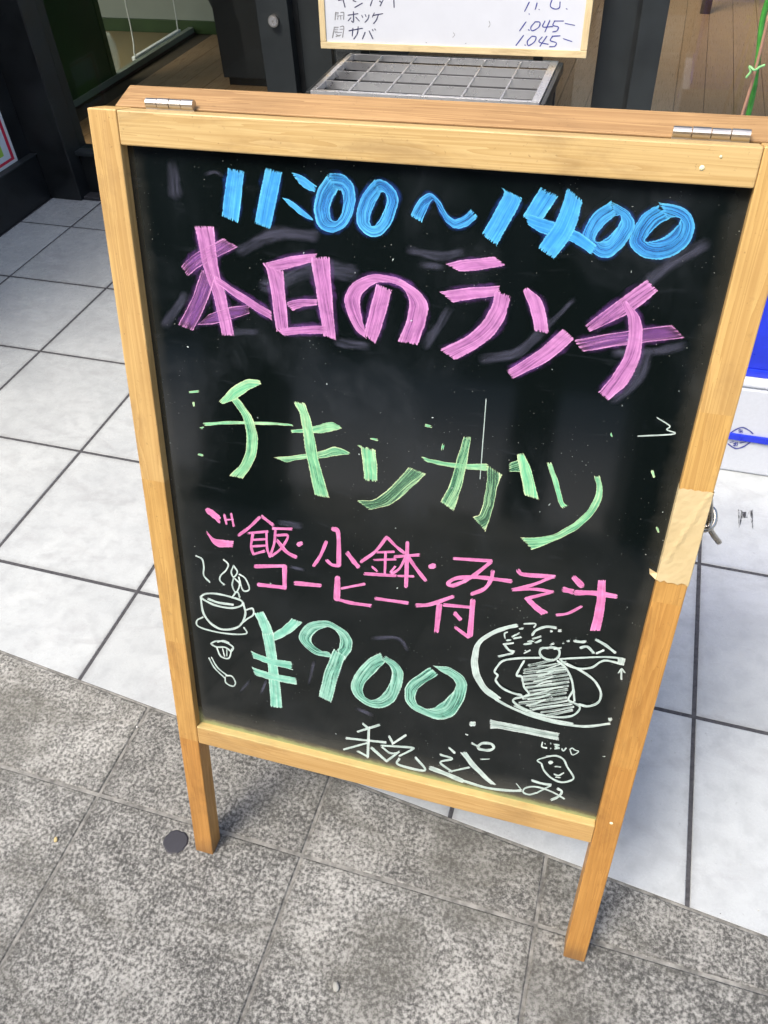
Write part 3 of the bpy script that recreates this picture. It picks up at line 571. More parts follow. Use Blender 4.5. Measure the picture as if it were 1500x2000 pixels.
# masking tape round the right stile
TAPE = mat_speckle('masking_tape', (0.50, 0.39, 0.20), (0.60, 0.48, 0.27), 22, 0.65, 0.2)
tv1, tv0 = vj(1340, 955), vj(1320, 1138)
tb = bmesh.new(); cols = 16; rows = 26; random.seed(3)
prof = [(W-S-0.0006, -REC-0.001), (W-S-0.0006, -0.0065), (W-S-0.0006, 0.0002)] + [(W-S+S*k/9, 0.0009) for k in range(10)] + [(W+0.0008, -0.0005), (W+0.0009, -0.014), (W+0.0009, -DEP)]
grid = []
for r in range(rows+1):
    f = r/rows; line = []
    for c, (u, wz) in enumerate(prof):
        v = tv0+(tv1-tv0)*f
        if r == 0: v += random.uniform(-0.0025, 0.0015)
        if r == rows: v += random.uniform(-0.0012, 0.0016)
        crease = max(0, 1-abs((u-(W-S))/S-(0.1+1.0*(f-0.18)))*9)*0.0009 if 0.2 < f < 0.97 and 2 < c < 13 else 0
        line.append(tb.verts.new((u, v, wz+crease+(random.uniform(0, 0.0003) if 2 < c < 13 else 0))))
    grid.append(line)
for r in range(rows):
    for c in range(len(prof)-1): tb.faces.new((grid[r][c], grid[r][c+1], grid[r+1][c+1], grid[r+1][c]))
fv = [tb.verts.new(p) for p in ((W-S-0.0006, tv0+0.004, -0.006), (W-S-0.010, tv0+0.010, -0.0035), (W-S-0.0085, tv0+0.003, -0.004), (W-S-0.001, tv0-0.001, 0.0))]; tb.faces.new(fv)
obj('masking_tape', tb, TAPE, sign, rot=PR, smooth=False)
# paint drop on the frame
for px, py, r in ((1371, 328, 0.0022), (1194, 1608, 0.0026), (1408, 306, 0.0012)):
    u, v = uv_board(px, py, 0)
    obj('paint_drop', lathe([(0.0001, 0.0006), (r*0.6, 0.0005), (r, -0.0002)], 10, (u, v)), mat_plain('cream_paint', (0.8, 0.78, 0.5), 0.5), sign, rot=PR)
# rear frame, hinged at the top
pv = Vector((0, math.sin(LEAN)*H + math.cos(LEAN)*(DEP+0.0015), math.cos(LEAN)*H - math.sin(LEAN)*(DEP+0.0015)))
BLN = 0.23; BR = (PI/2+BLN, 0, 0); HB = (pv.z)/math.cos(BLN)-0.0005; DB = 0.036; I0, I1 = 0.013, W-0.013
K = dict(parent=sign, loc=pv, rot=BR)
# rear panel local frame: x across, -y down the leg, z toward the front
zz = lambda b: b
obj('rear_stile', box(I0, I0+S, -HB, -0.004, -DB, -0.0005, 0.0014), KV, **K)
obj('rear_stile', box(I1-S, I1, -HB, -0.004, -DB, -0.0005, 0.0014), KV, **K)
obj('rear_top_rail', box(I0-0.001, I1+0.001, -0.0038, 0.001, -DB-0.001, 0.0, 0.0012), KW, **K)
obj('rear_top_rail', box(I0+S, I1-S, -0.036, -0.0042, -DB+0.001, -0.002, 0.0014), KW, **K)
obj('rear_bottom_rail', box(I0+S, I1-S, -HB+0.27, -HB+0.305, -DB+0.001, -0.002, 0.0014), KW, **K)
obj('rear_panel', box(I0+S-0.004, I1-S+0.004, -HB+0.30, -0.03, -DB+0.008, -DB+0.013), BLACK, **K)
# hinges
for u0, u1 in ((0.0500, 0.1030), (0.5560, 0.6190)):
    hz = empty('hinge', (0, 0, 0), parent=sign)
    for k in range(4):
        a, b = u0+(u1-u0)*k/4+0.0004, u0+(u1-u0)*(k+1)/4-0.0004
        obj('knuckle', tube([(a, pv.y-0.001, pv.z+0.0052), (b, pv.y-0.001, pv.z+0.0052)], 0.0046+0.0003*(k % 2), 16, n=2), NICKEL, hz, smooth=False)
    obj('leaf', box(u0, u1, H-0.0006, H+0.0012, -DEP+0.003, -DEP+0.0), NICKEL, hz, rot=PR)
# bent wire stay at the right side
wy = -1.842 - BO.y
wp = [(0.640, wy+0.01, 0.805), (0.6585, wy, 0.788), (0.667, wy-0.002, 0.762), (0.672, wy-0.006, 0.742), (0.671, wy-0.012, 0.7335), (0.663, wy-0.008, 0.7365), (0.658, wy+0.002, 0.746), (0.6605, wy+0.010, 0.7515), (0.667, wy+0.004, 0.742), (0.672, wy-0.004, 0.7305), (0.680, wy-0.006, 0.7185), (0.690, wy-0.004, 0.705)]
obj('wire_stay', tube(wp, 0.0032, 12, n=8), WIRE, sign, smooth=True)
obj('wire_stay_coil', tube([(0.652+0.0, wy, 0.742), (0.655, wy-0.011, 0.733), (0.668, wy-0.013, 0.729), (0.677, wy-0.006, 0.733), (0.676, wy+0.006, 0.741), (0.664, wy+0.010, 0.744), (0.653, wy+0.006, 0.743)], 0.0032, 12, n=8), WIRE, sign, smooth=True)

# ------------------------------------------------------------------ shop front
FY = 0.30
shop = empty('shop_building', (0.9, FY, 0), 'shop front with black painted frames, glass doors and dark return wall', 'building')
def sp(name, b, mat, parent=shop):            # world-space mesh parented to the shop or one of its parts
    o = obj(name, b, mat, parent); o.matrix_parent_inverse = Matrix.Translation(-Vector((0.9, FY, 0))) if parent is shop else Matrix.Identity(4); return o
sp('return_plinth', box(-0.46, -0.238, -1.6, FY-0.08, 0, 0.18, 0.003), BLACK)
sp('return_wall', box(-0.46, -0.262, -1.6, FY-0.08, 0.18, 3.0, 0.003), BLACK)
sp('return_ledge', box(-0.30, -0.230, -1.6, FY-0.08, 0.180, 0.186, 0.002), SLATE)
sp('corner_post', box(-0.46, -0.088, FY-0.079, FY+0.06, 0.0, 3.0, 0.004), BLACK)
win = sp('side_window', box(-0.10, 0.79, FY-0.01, FY+0.05, 0, 0.165, 0.003), BLACK)
sp('sill', box(-0.0995, 0.789, FY-0.03, FY+0.06, 0.1655, 0.182, 0.003), SLATE, win)
sp('pane', box(-0.098, 0.788, FY+0.010, FY+0.014, 0.183, 2.19), mat_glass('side_window_glass', (0.88, 0.93, 0.89), 1.2), win)
sp('head', box(-0.0995, 0.789, FY-0.01, FY+0.05, 2.192, 2.26), BLACK, win)
def door(x0, x1, y, sl, sr, lock=None):
    d = sp('sliding_door', box(x0, x0+sl, y, y+0.04, 0.012, 2.19, 0.002), SLATE)
    sp('stile', box(x1-sr, x1, y, y+0.04, 0.012, 2.19, 0.002), SLATE, d)
    sp('bottom_rail', box(x0+sl+0.0005, x1-sr-0.0005, y+0.002, y+0.038, 0.012, 0.13, 0.002), SLATE, d)
    sp('top_rail', box(x0+sl+0.0005, x1-sr-0.0005, y+0.002, y+0.038, 2.09, 2.19, 0.002), SLATE, d)
    sp('pane', box(x0+sl, x1-sr, y+0.018, y+0.022, 0.13, 2.09), GLASS, d)
    if lock:
        lx, lz = lock
        lk = sp('lock_cylinder', tube([(lx, y+0.002, lz), (lx, y-0.012, lz)], 0.0175, 28, n=2), NICKEL, d)
        sp('keyway', tube([(lx, y-0.0125, lz), (lx, y-0.0145, lz)], 0.0125, 24, n=2), STEEL, d)
        sp('key_slot', box(lx-0.001, lx+0.001, y-0.0150, y-0.0144, lz-0.005, lz+0.005), BLACK, d)
door(0.916, 2.030, FY+0.045, 0.115, 0.106)
sp('door_post', box(0.79, 0.904, FY, FY+0.042, 0.012, 2.19, 0.002), SLATE)
sp('lock_cylinder', tube([(0.852, FY+0.002, 0.664), (0.852, FY-0.013, 0.664)], 0.0185, 28, n=2), NICKEL)
sp('lock_face', tube([(0.852, FY-0.0132, 0.664), (0.852, FY-0.0155, 0.664)], 0.0140, 24, n=2), STEEL)
sp('key_slot', tube([(0.852, FY-0.0152, 0.664), (0.852, FY-0.0162, 0.664)], 0.0035, 16, n=2), NICKEL)
sp('gap_shade_strip', box(2.024, 2.046, FY+0.0405, FY+0.0445, 0.012, 2.19), BLACK)  # black strips added behind the stile gaps to keep them dark
sp('gap_shade_strip', box(0.900, 0.922, FY+0.0425, FY+0.0446, 0.012, 2.19), BLACK)
door(2.039, 3.30, FY, 0.076, 0.09)
sp('threshold', box(-0.099, 3.6, FY-0.060, FY+0.10, -0.01, 0.010, 0.003), mat_plain('threshold_metal', (0.10, 0.10, 0.105), 0.45, 0.6, 0.3, 30))
sp('fascia', box(-0.46, 4.2, FY-0.02, FY+0.16, 2.262, 3.3), SLATE)
sp('side_wall', box(3.31, 4.2, FY-0.02, FY+0.14, 0, 2.26), SLATE)
# interior
FLOORW = mat_wood('shop_floor_wood', 1, (0.25, 0.145, 0.072), (0.17, 0.095, 0.045), seed=11, rough=0.32)
sfl = tag(obj('shop_floor', box(-3.2, 4.2, FY+0.10, 6.0, -0.15, -0.006), mat_plain('subfloor', (0.05, 0.035, 0.02), 0.8)), kind='structure')
for k in range(38):
    x0 = 2.212-0.135*24+0.135*k
    if x0 < -0.74 or x0 > 4.0: continue
    obj('floor_plank', box(x0+0.001, x0+0.134, FY+0.105, 5.95, -0.006, 0.0 + random.uniform(-0.0004, 0.0004), 0.0008, 1), FLOORW, sfl)
CREAM = mat_plain('cream_wall', (0.30, 0.31, 0.25), 0.7, 0, 0.06, 6)
DGREEN = mat_plain('dark_green_paint', (0.035, 0.065, 0.016), 0.45, 0, 0.2, 8)
TAN = mat_plain('tan_floor', (0.17, 0.125, 0.055), 0.5, 0, 0.15, 5)
PALE = mat_plain('pale_green_rail', (0.15, 0.165, 0.13), 0.5, 0, 0.1, 15)
sp('shade_ceiling', box(-3.2, 0.95, FY+0.17, 5.0, 2.7, 2.8), CREAM)  # unseen half ceiling, added to darken the left interior
sp('back_wall', box(-3.2, 4.2, 5.0, 5.1, 0, 3.0), CREAM)
sp('side_room_wall', box(-3.2, -0.56, 2.60, 2.70, 0.072, 2.6), CREAM)
sp('skirting', box(-3.2, -0.56, 2.585, 2.69, 0.0005, 0.071), DGREEN)
sp('side_room_floor', box(-3.2, -0.745, FY+0.12, 2.58, -0.005, 0.001), TAN)
part = sp('partition', box(-0.775, -0.735, FY+0.12, 2.58, 0.001, 0.012), mat_plain('base_gap_shade', (0.03, 0.012, 0.008), 0.5))  # shade of the skirting gap put into a dark strip
sp('partition_rail', box(-0.773, -0.737, FY+0.12, 2.57, 0.0125, 0.042, 0.002), PALE, part)
sp('green_panel', box(-0.765, -0.745, 0.45, 1.60, 0.0425, 2.2), mat_plain('green_panel', (0.020, 0.050, 0.014), 0.35, 0, 0.35, 3), part)
sp('panel_edge', box(-0.768, -0.742, 1.601, 1.64, 0.0425, 2.2), DGREEN, part)
WHITE = mat_plain('white_paint', (0.70, 0.70, 0.66), 0.5, 0, 0.05)
CORD = mat_plain('white_cord', (0.62, 0.62, 0.56), 0.8)
sw_ = empty('hanging_shelf', (-0.79, 2.2, 0.03), 'white bar hung on two thin cords inside the shop', 'shelf')
obj('bar', box(-0.012, 0.012, -0.29, 0.28, 0.0, 0.022, 0.003), WHITE, sw_)
for y0, y1 in ((0.265, 0.30), (-0.27, -0.20)): obj('cord', tube([(0, y0, 0.02), (0.0, (y0+y1)/2, 0.3), (0, y1, 1.9)], 0.004, 8), CORD, sw_)
VG = M('frosted_plastic', (0.5, 0.55, 0.5), 0.3); VG.b.inputs['Alpha'].default_value = 0.16
vase = obj('glass_vase', lathe([(0.06, 0.0), (0.072, 0.05), (0.078, 0.12), (0.074, 0.17), (0.060, 0.205), (0.062, 0.21), (0.056, 0.205), (0.070, 0.12), (0.055, 0.004)], 32), VG.m, loc=(-0.845, 1.72, 0.002), smooth=True)
tag(vase, 'cloudy clear vase standing behind the green partition', 'vase')
BLKW = mat_plain('black_lacquer', (0.006, 0.006, 0.008), 0.4, 0, 0.3)
ch = empty('black_stool', (-0.42, 2.35, 0), 'black stool with curved legs on the wooden shop floor', 'stool')
for sx, sy in ((1, -1), (-1, -1), (1, 1), (-1, 1)):
    if sx == -1: continue
    obj('leg', tube([(sx*0.115, sy*0.13, 0), (sx*0.09, sy*0.11, 0.12), (sx*0.02, sy*0.1, 0.3), (-0.04, sy*0.09, 0.5)], lambda t: 0.022+0.020*t, 12), BLKW, ch, smooth=True)
obj('seat', lathe([(0.001, 0.55), (0.17, 0.55), (0.18, 0.53), (0.17, 0.50), (0.001, 0.50)], 28), BLKW, ch)
ct = empty('dark_backing_cabinet', (0.35, 1.95, 0), 'low dark cabinet added behind the door post as dark ground for the glass reflection', 'cabinet')  # made-up cabinet that keeps the interior dark behind the glass
obj('body', box(-0.46, 0.42, -0.27, 0.3, 0.04, 0.9, 0.004), mat_plain('dark_backing', (0.018, 0.02, 0.026), 0.5), ct)
obj('plinth', box(-0.44, 0.40, -0.25, 0.28, 0.0, 0.0395), BLKW, ct)
obj('top', box(-0.48, 0.44, -0.29, 0.32, 0.9005, 0.93, 0.004), BLKW, ct)
tl = empty('dining_table', (2.62, 3.75, 0), 'dark brown wooden table with square legs inside the shop', 'table')
TBW = mat_wood('dark_table_wood', 2, (0.07, 0.04, 0.02), (0.035, 0.02, 0.012), seed=3)
for sx in (-1, 1):
    for sy in (-1, 1): obj('leg', box(sx*0.30-0.03, sx*0.30+0.03, sy*0.36-0.03, sy*0.36+0.03, 0, 0.70, 0.003), TBW, tl)
obj('table_top', box(-0.36, 0.36, -0.42, 0.42, 0.7005, 0.735, 0.004), TBW, tl)
# poster on the return wall
pm = M('poster', rough=0.45); q = pm.sep(pm.coord('Generated'))
def inside(a, b, lo, hi): return pm.math('MULTIPLY', pm.math('GREATER_THAN', a, lo), pm.math('LESS_THAN', a, hi))
def rect(y0, y1, z0, z1): return pm.math('MULTIPLY', inside(q[1], None, y0, y1), inside(q[2], None, z0, z1))
c = pm.mix(rect(0.04, 0.955, 0.055, 0.965), (0.62, 0.65, 0.66), (0.55, 0.02, 0.06)); c = pm.mix(rect(0.09, 0.905, 0.105, 0.93), c, (0.55, 0.62, 0.68)); c = pm.mix(rect(0.1, 0.80, 0.2, 0.55), c, (0.28, 0.48, 0.06))
pm.col(c)
po = obj('poster', box(0, 0.002, -0.19, 0.135, 0, 0.21), pm.m, loc=(-0.2615, 0, 0.188)); tag(po, 'white poster with red border and green patch on black wall', 'poster')

# ------------------------------------------------------------------ umbrella stand
US = empty('umbrella_stand', (1.47, 0.085, 0), 'steel umbrella stand with wire grid top against the glass door', 'umbrella stand')
x0, x1, y0, y1, zt = -0.345, 0.345, -0.195, 0.185, 0.585
obj('top_frame', box(x0, x1, y0, y0+0.014, zt-0.02, zt, 0.0015), STEEL, US); obj('top_frame', box(x0, x1, y1-0.014, y1, zt-0.02, zt, 0.0015), STEEL, US)
obj('top_frame', box(x0, x0+0.016, y0+0.0145, y1-0.0145, zt-0.02, zt, 0.0015), STEEL, US); obj('top_frame', box(x1-0.024, x1, y0+0.0145, y1-0.0145, zt-0.02, zt, 0.0015), STEEL, US)
for k in range(1, 6):
    xx = x0+(x1-x0)*k/6; obj('grid_rod', tube([(xx, y0+0.01, zt-0.006), (xx, y1-0.01, zt-0.006)], 0.0036, 10, n=2), STEEL, US)
for k in range(1, 4):
    yy = y0+(y1-y0)*k/4; obj('grid_bar', box(x0+0.016, x1-0.024, yy-0.0015, yy+0.0015, zt-0.024, zt-0.0005), STEEL, US)
for xx in (x0, x1-0.022):
    for yy in (y0, y1-0.022): obj('leg', box(xx, xx+0.022, yy, yy+0.022, 0, zt-0.0205, 0.002), BLACK, US)
obj('side_panel', box(x0+0.004, x0+0.007, y0+0.0225, y1-0.0225, 0.10, zt-0.021), BLACK, US); obj('side_panel', box(x1-0.007, x1-0.004, y0+0.0225, y1-0.0225, 0.10, zt-0.021), BLACK, US)
obj('side_rail', box(x1+0.0005, x1+0.016, y0, y1, zt-0.035, zt-0.004, 0.003), BLACK, US); obj('side_rail', box(x0-0.016, x0-0.0005, y0, y1, zt-0.035, zt-0.004, 0.003), BLACK, US)
obj('back_panel', box(x0+0.023, x1-0.023, y1-0.012, y1-0.009, 0.30, zt-0.03), SHEET, US); obj('back_panel', box(x0+0.023, x1-0.023, y1-0.012, y1-0.009, 0.06, 0.27), SHEET, US)
obj('lower_grid', box(x0+0.023, x1-0.023, -0.04, -0.037, 0.22, 0.30), SHEET, US)
obj('drip_tray', box(x0+0.008, x1-0.008, y0+0.024, y1-0.024, 0.05, 0.062), SHEET, US)

# ------------------------------------------------------------------ white price board leaning on the door
WB0 = Vector((1.465, 0.247, 0.600)); WL = 0.10; WR = (PI/2-WL, 0, 0)
wb = empty('price_board', WB0, 'whiteboard in pale wooden frame with handwritten prices above the umbrella stand', 'price board', 0.006)
PWH = mat_wood('pale_frame_wood', 0, (0.72, 0.60, 0.36), (0.62, 0.48, 0.26), seed=5); PWV = mat_wood('pale_frame_wood_upright', 1, (0.72, 0.60, 0.36), (0.62, 0.48, 0.26), seed=7)
hw, hh, fw = 0.433, 0.60, 0.020
obj('bottom_rail', box(-hw, hw, 0, fw, -0.016, 0, 0.0015), PWH, wb, rot=WR); obj('top_rail', box(-hw, hw, hh-fw, hh, -0.016, 0, 0.0015), PWH, wb, rot=WR)
obj('side_rail', box(-hw, -hw+fw, fw+0.0003, hh-fw-0.0003, -0.016, 0, 0.0015), PWV, wb, rot=WR); obj('side_rail', box(hw-fw, hw, fw+0.0003, hh-fw-0.0003, -0.016, 0, 0.0015), PWV, wb, rot=WR)
wp_ = obj('white_panel', box(-hw+fw-0.003, hw-fw+0.003, fw-0.003, hh-fw+0.003, -0.010, -0.005), mat_plain('whiteboard_enamel', (0.62, 0.65, 0.70), 0.12, 0, 0.03, 8), wb, rot=WR)
wym = Matrix.Rotation(0.006, 3, 'Z'); wex = wym @ Vector((1, 0, 0)); wey = wym @ Vector((0, math.sin(WL), math.cos(WL))); wen = wym @ Vector((0, -math.cos(WL), math.sin(WL)))
def uv_white(px, py):
    o = WB0 + wen*(-0.005); d = ray(px, py); t = (o-CAM).dot(wen)/d.dot(wen); p = CAM+d*t-o; return p.dot(wex), p.dot(wey)
ZW = ((600, 0), 2.632)
def wtext(colour, strokes, cover=0.85):
    for st in strokes: writing('pen_stroke', colour, [st], ZW[0], ZW[1], uv_white, wp_, -0.0047+random.uniform(0, 0.0002), cover)
wtext('k', [P(6, (180,-20),(195,38)), P(6, (160,2),(215,-10)), P(6, (235,2),(250,8)), P(6, (245,38),(285,15)), P(6, (340,-15),(325,30)), P(6, (395,-10),(375,30)), P(6, (372,5),(380,12)), P(6, (445,-10),(447,38))])
wtext('z', [P(5, (146,62),(144,102)), P(5, (146,64),(162,66)), P(5, (172,64),(188,66),(187,100)), P(4, (152,82),(182,80)), P(4, (160,80),(156,100)), P(4, (172,80),(173,100)), P(4, (148,72),(160,72))])
wtext('k', [P(6, (210,78),(262,70)), P(6, (238,60),(238,112),(228,108)), P(5, (225,90),(210,108)), P(5, (250,88),(268,108)), P(5, (280,78),(286,90)), P(5, (298,74),(303,86)), P(6, (318,76),(312,98),(296,116)), P(5, (345,66),(335,88)), P(6, (336,80),(388,70)), P(6, (366,76),(355,104),(340,122))])
wtext('z', [P(5, (140,138),(130,195)), P(5, (142,140),(160,140)), P(5, (168,138),(188,138),(182,192)), P(4, (142,150),(158,150)), P(4, (168,150),(184,150)), P(4, (142,168),(178,166)), P(5, (150,178),(165,186)), P(5, (148,188),(172,180)), P(4, (138,160),(156,160))])
wtext('k', [P(6, (215,158),(285,145)), P(6, (235,145),(232,185)), P(6, (262,138),(258,172),(240,200)), P(6, (298,165),(284,200)), P(6, (318,158),(338,200)), P(5, (334,150),(340,160)), P(5, (346,146),(352,156))])
wtext('n', [P(6, (1142,10),(1118,58)), P(5, (1140,70),(1142,74)), P(6, (1182,15),(1172,50)), P(6, (1262,-10),(1250,30),(1272,46),(1296,40),(1300,10)), P(5, (1330,44),(1338,48)), P(5, (1190,48),(1195,50))])
wtext('n', [P(6, (1125,112),(1092,158)), P(6, (1138,152),(1142,156)), P(6, (1172,112),(1150,140),(1158,158),(1190,140),(1196,115),(1172,112)), P(6, (1222,108),(1212,138),(1262,136)), P(6, (1248,104),(1222,164)), P(6, (1272,108),(1264,130),(1290,138),(1284,158),(1262,164)), P(6, (1270,108),(1318,108)), P(5, (1325,120),(1375,130))])
wtext('n', [P(6, (1112,182),(1072,235)), P(5, (1118,230),(1122,233)), P(6, (1155,186),(1132,212),(1138,234),(1168,215),(1176,190),(1155,186)), P(6, (1208,190),(1192,215),(1240,228)), P(6, (1232,186),(1196,238)), P(6, (1262,186),(1250,208),(1280,220),(1272,238),(1245,240)), P(6, (1258,186),(1300,184)), P(5, (1315,198),(1362,214))])
wtext('z', [P(3, (935,108),(940,125),(933,140)), P(3, (752,168),(758,180),(748,192)), P(3, (610,218),(614,220)), P(3, (812,224),(818,222))], 0.5)
# two dark blocks behind the frame rest on the rack's rear rail
for xx in (-0.30, 0.27): obj('support_block', box(xx, xx+0.03, -0.0148, 0.01, -0.0260, -0.0165), BLACK, wb, rot=WR)

# ------------------------------------------------------------------ foam box, crate, plant on the right
FX, FYB = 2.52, -0.87
fbx = empty('foam_box', (FX, FYB, 0), 'white foam box with blue emblem and blue strap on the tiles', 'foam box')
FOAM = mat_plain('white_foam', (0.58, 0.61, 0.66), 0.6, 0, 0.04, 120)
bodyo = obj('body', box(-0.30, 0.36, 0.0, 0.40, 0, 0.252, 0.008, 3), FOAM, fbx, smooth=False)
obj('lid', box(-0.303, 0.363, -0.002, 0.403, 0.2525, 0.268, 0.006, 3), FOAM, fbx)
BLUE = mat_plain('blue_plastic', (0.012, 0.035, 0.62), 0.32, 0, 0.2, 10)
st = obj('strap', box(-0.304, 0.364, -0.006, -0.0005, 0.104, 0.122, 0.0015), BLUE, fbx)
for k in range(12):
    xx = -0.28+k*0.055; obj('strap_rib', box(xx, xx+0.004, -0.0075, -0.0062, 0.105, 0.121), BLUE, st)
NAVY = mat_plain('navy_print', (0.02, 0.03, 0.17), 0.6)
def uv_foam(px, py):
    d = ray(px, py); t = (FYB-0.0012-CAM.y)/d.y; p = CAM+d*t; return (p.x-FX, p.z)
ZF = ((1380, 550), 3.633)
em = writing('emblem', 'n', [P(9, (160,1085),(190,1060),(250,1035),(300,1055),(330,1080)), P(10, (150,1150),(185,1175),(215,1185),(260,1172),(310,1140)), P(7, (225,1055),(240,1050)), P(7, (228,1068),(255,1062)), P(6, (240,1048),(238,1072)), P(6, (250,1050),(252,1072)), P(6, (165,1140),(195,1135)), P(7, (190,1150),(225,1142)), P(7, (188,1162),(212,1158)), P(6, (205,1140),(200,1170)), P(7, (235,1145),(285,1135)), P(6, (222,1148),(214,1168)), P(8, (365,1145),(440,1155))], ZF[0], ZF[1], uv_foam, bodyo, 0.0, 0.9)
em.rotation_euler = (PI/2, 0, 0); em.location = (0, -0.0012, 0)
crt = empty('blue_crate', (FX+0.02, FYB+0.02, 0.2685), 'bright blue plastic crate stacked on the foam box', 'crate')
obj('wall', box(-0.29, 0.30, 0.004, 0.012, 0.02, 0.30, 0.002), BLUE, crt); obj('wall', box(-0.29, 0.30, 0.37, 0.378, 0.02, 0.30, 0.002), BLUE, crt)
obj('wall', box(-0.29, -0.282, 0.0125, 0.3695, 0.02, 0.30, 0.002), BLUE, crt); obj('wall', box(0.292, 0.30, 0.0125, 0.3695, 0.02, 0.30, 0.002), BLUE, crt)
obj('base', box(-0.295, 0.305, 0.0, 0.382, 0.0, 0.0195, 0.003), BLUE, crt); obj('rim', box(-0.298, 0.308, -0.006, 0.0035, 0.27, 0.305, 0.003), BLUE, crt)
for k in range(6): obj('rib', box(-0.25+k*0.1, -0.244+k*0.1, -0.001, 0.0038, 0.02, 0.27), BLUE, crt)
pl = empty('potted_plant', (2.42, 0.10, 0), 'green plant stem tied to a thin stake in a pot by the door', 'plant')
obj('pot', lathe([(0.001, 0), (0.075, 0), (0.10, 0.19), (0.108, 0.19), (0.108, 0.21), (0.092, 0.21), (0.088, 0.17), (0.001, 0.17)], 30), mat_plain('terracotta', (0.32, 0.13, 0.07), 0.75), pl, smooth=False)
GRN = mat_plain('plant_green', (0.05, 0.26, 0.04), 0.4, 0, 0.25, 40)
def at_y(px, py, y):
    d = ray(px, py); p = CAM + d*((y-CAM.y)/d.y); return (p.x-2.42, y-0.10, p.z)
a0, a1 = at_y(1462, 222, 0.10), at_y(1500, 0, 0.12)
obj('stem', tube([(a0[0]-0.01, 0, 0.16), a0, tuple((a0[i]+a1[i])/2 for i in range(3)), a1, (a1[0]+0.05, 0.02, a1[2]+0.25)], 0.0075, 12), GRN, pl, smooth=True)
b0, b1 = at_y(1450, 222, 0.07), at_y(1502, 30, 0.09)
obj('stake', tube([(b0[0]-0.03, -0.03, 0.16), b0, tuple((b0[i]+b1[i])/2+(0.003 if i == 0 else 0) for i in range(3)), b1], 0.0045, 10), mat_plain('pink_brown_stake', (0.34, 0.19, 0.13), 0.7), pl, smooth=True)
t0, t1, t2, t3 = at_y(1464, 130, 0.065), at_y(1474, 137, 0.055), at_y(1484, 131, 0.075), at_y(1494, 127, 0.08)
obj('tie', tube([at_y(1457, 152, 0.06), at_y(1466, 140, 0.06), t0, t1, t2, t3], 0.0032, 8), mat_plain('pale_green_tie', (0.22, 0.5, 0.2), 0.5), pl, smooth=True)
for k, (dx, dz, an) in enumerate(((0.03, 0.95, 0.3), (0.0, 1.05, 2.4), (0.05, 1.15, 4.3), (0.02, 1.22, 1.2), (0.04, 1.3, 5.2))):
    lb = bmesh.new(); rows_ = []
    for i in range(7):
        t = i/6; ww = 0.032*math.sin(PI*min(1, t*0.95+0.04)); zc = 0.05*math.sin(t*2.2)
        rows_.append((lb.verts.new((t*0.15, -ww, zc+0.006)), lb.verts.new((t*0.15, 0, zc)), lb.verts.new((t*0.15, ww, zc+0.006))))
    for i in range(6):
        for c in range(2): lb.faces.new((rows_[i][c], rows_[i][c+1], rows_[i+1][c+1], rows_[i+1][c]))
    obj('leaf', lb, GRN, pl, (dx, 0.02, dz-0.1), (0, 0, an), True)

# ------------------------------------------------------------------ small things on the ground
g = bmesh.new(); c0 = on_z(343, 1645)
ring = []; random.seed(5)
top = g.verts.new((0, 0, 0.0016))
for k in range(26):
    a = 2*PI*k/26; r = 0.0215*(1+random.uniform(-0.06, 0.06)); ring.append(g.verts.new((r*math.cos(a)*1.02, r*math.sin(a)*0.95, 0.0004)))
mid = [g.verts.new((v.co.x*0.9, v.co.y*0.9, 0.0015)) for v in ring]
for k in range(26):
    q = (k+1) % 26; g.faces.new((ring[k], ring[q], mid[q], mid[k])); g.faces.new((mid[k], mid[q], top))
tag(obj('gum_spot', g, mat_plain('dark_gum', (0.020, 0.020, 0.027), 0.55, 0, 0.2, 200), loc=(c0.x, c0.y, 0.0012)), 'flat dark purple gum spot on the paving beside the board leg', 'gum spot')
def pebble(px, py, r, col, label, name='pebble', st=(1, 1.5, 0.6)):
    b = bmesh.new(); bmesh.ops.create_icosphere(b, subdivisions=2, radius=r); p = on_z(px, py)
    for v in b.verts: v.co = Vector((v.co.x*st[0], v.co.y*st[1], v.co.z*st[2]))*(1+0.08*math.sin(v.co.x*900+v.co.y*700))
    tag(obj(name, b, mat_plain(name+'_colour', col, 0.6), loc=(p.x, p.y, r*st[2]+0.0008), rot=(0, 0, 0.5), smooth=True), label, 'pebble')
pebble(657, 1928, 0.0050, (0.30, 0.30, 0.27), 'small oval white pebble lying on grey paving')
pebble(110, 1641, 0.0035, (0.45, 0.36, 0.16), 'tiny yellowish crumb lying near a paving joint', 'crumb')
pebble(268, 1421, 0.0022, (0.5, 0.5, 0.48), 'tiny bright white chip on paving by the tile edge', 'stone_chip', (1, 1, 0.8))
gb = bmesh.new()
for k in range(260):                           # loose grit, too fine to pick apart
    x, y, r = random.uniform(0.9, 2.9), random.uniform(-2.75, -1.6), random.uniform(0.0005, 0.0014)
    q = [gb.verts.new((x+r*math.cos(a+k)*random.uniform(0.7, 1.2), y+r*math.sin(a+k), 0.0006)) for a in (0, 2.1, 4.2)]
    t = gb.verts.new((x, y, 0.0006+r*1.1)); gb.faces.new(q[::-1])
    for i in range(3): gb.faces.new((q[i], q[(i+1) % 3], t))
gm = M('grit', rough=0.8); gm.col(gm.ramp(gm.noise(gm.coord('World'), 60, 1), [(0.4, (0.05, 0.05, 0.045)), (0.5, (0.5, 0.49, 0.45))], 'CONSTANT'))
tag(obj('grit', gb, gm.m), 'fine loose grit scattered over the paving and tiles', 'grit', kind='stuff')
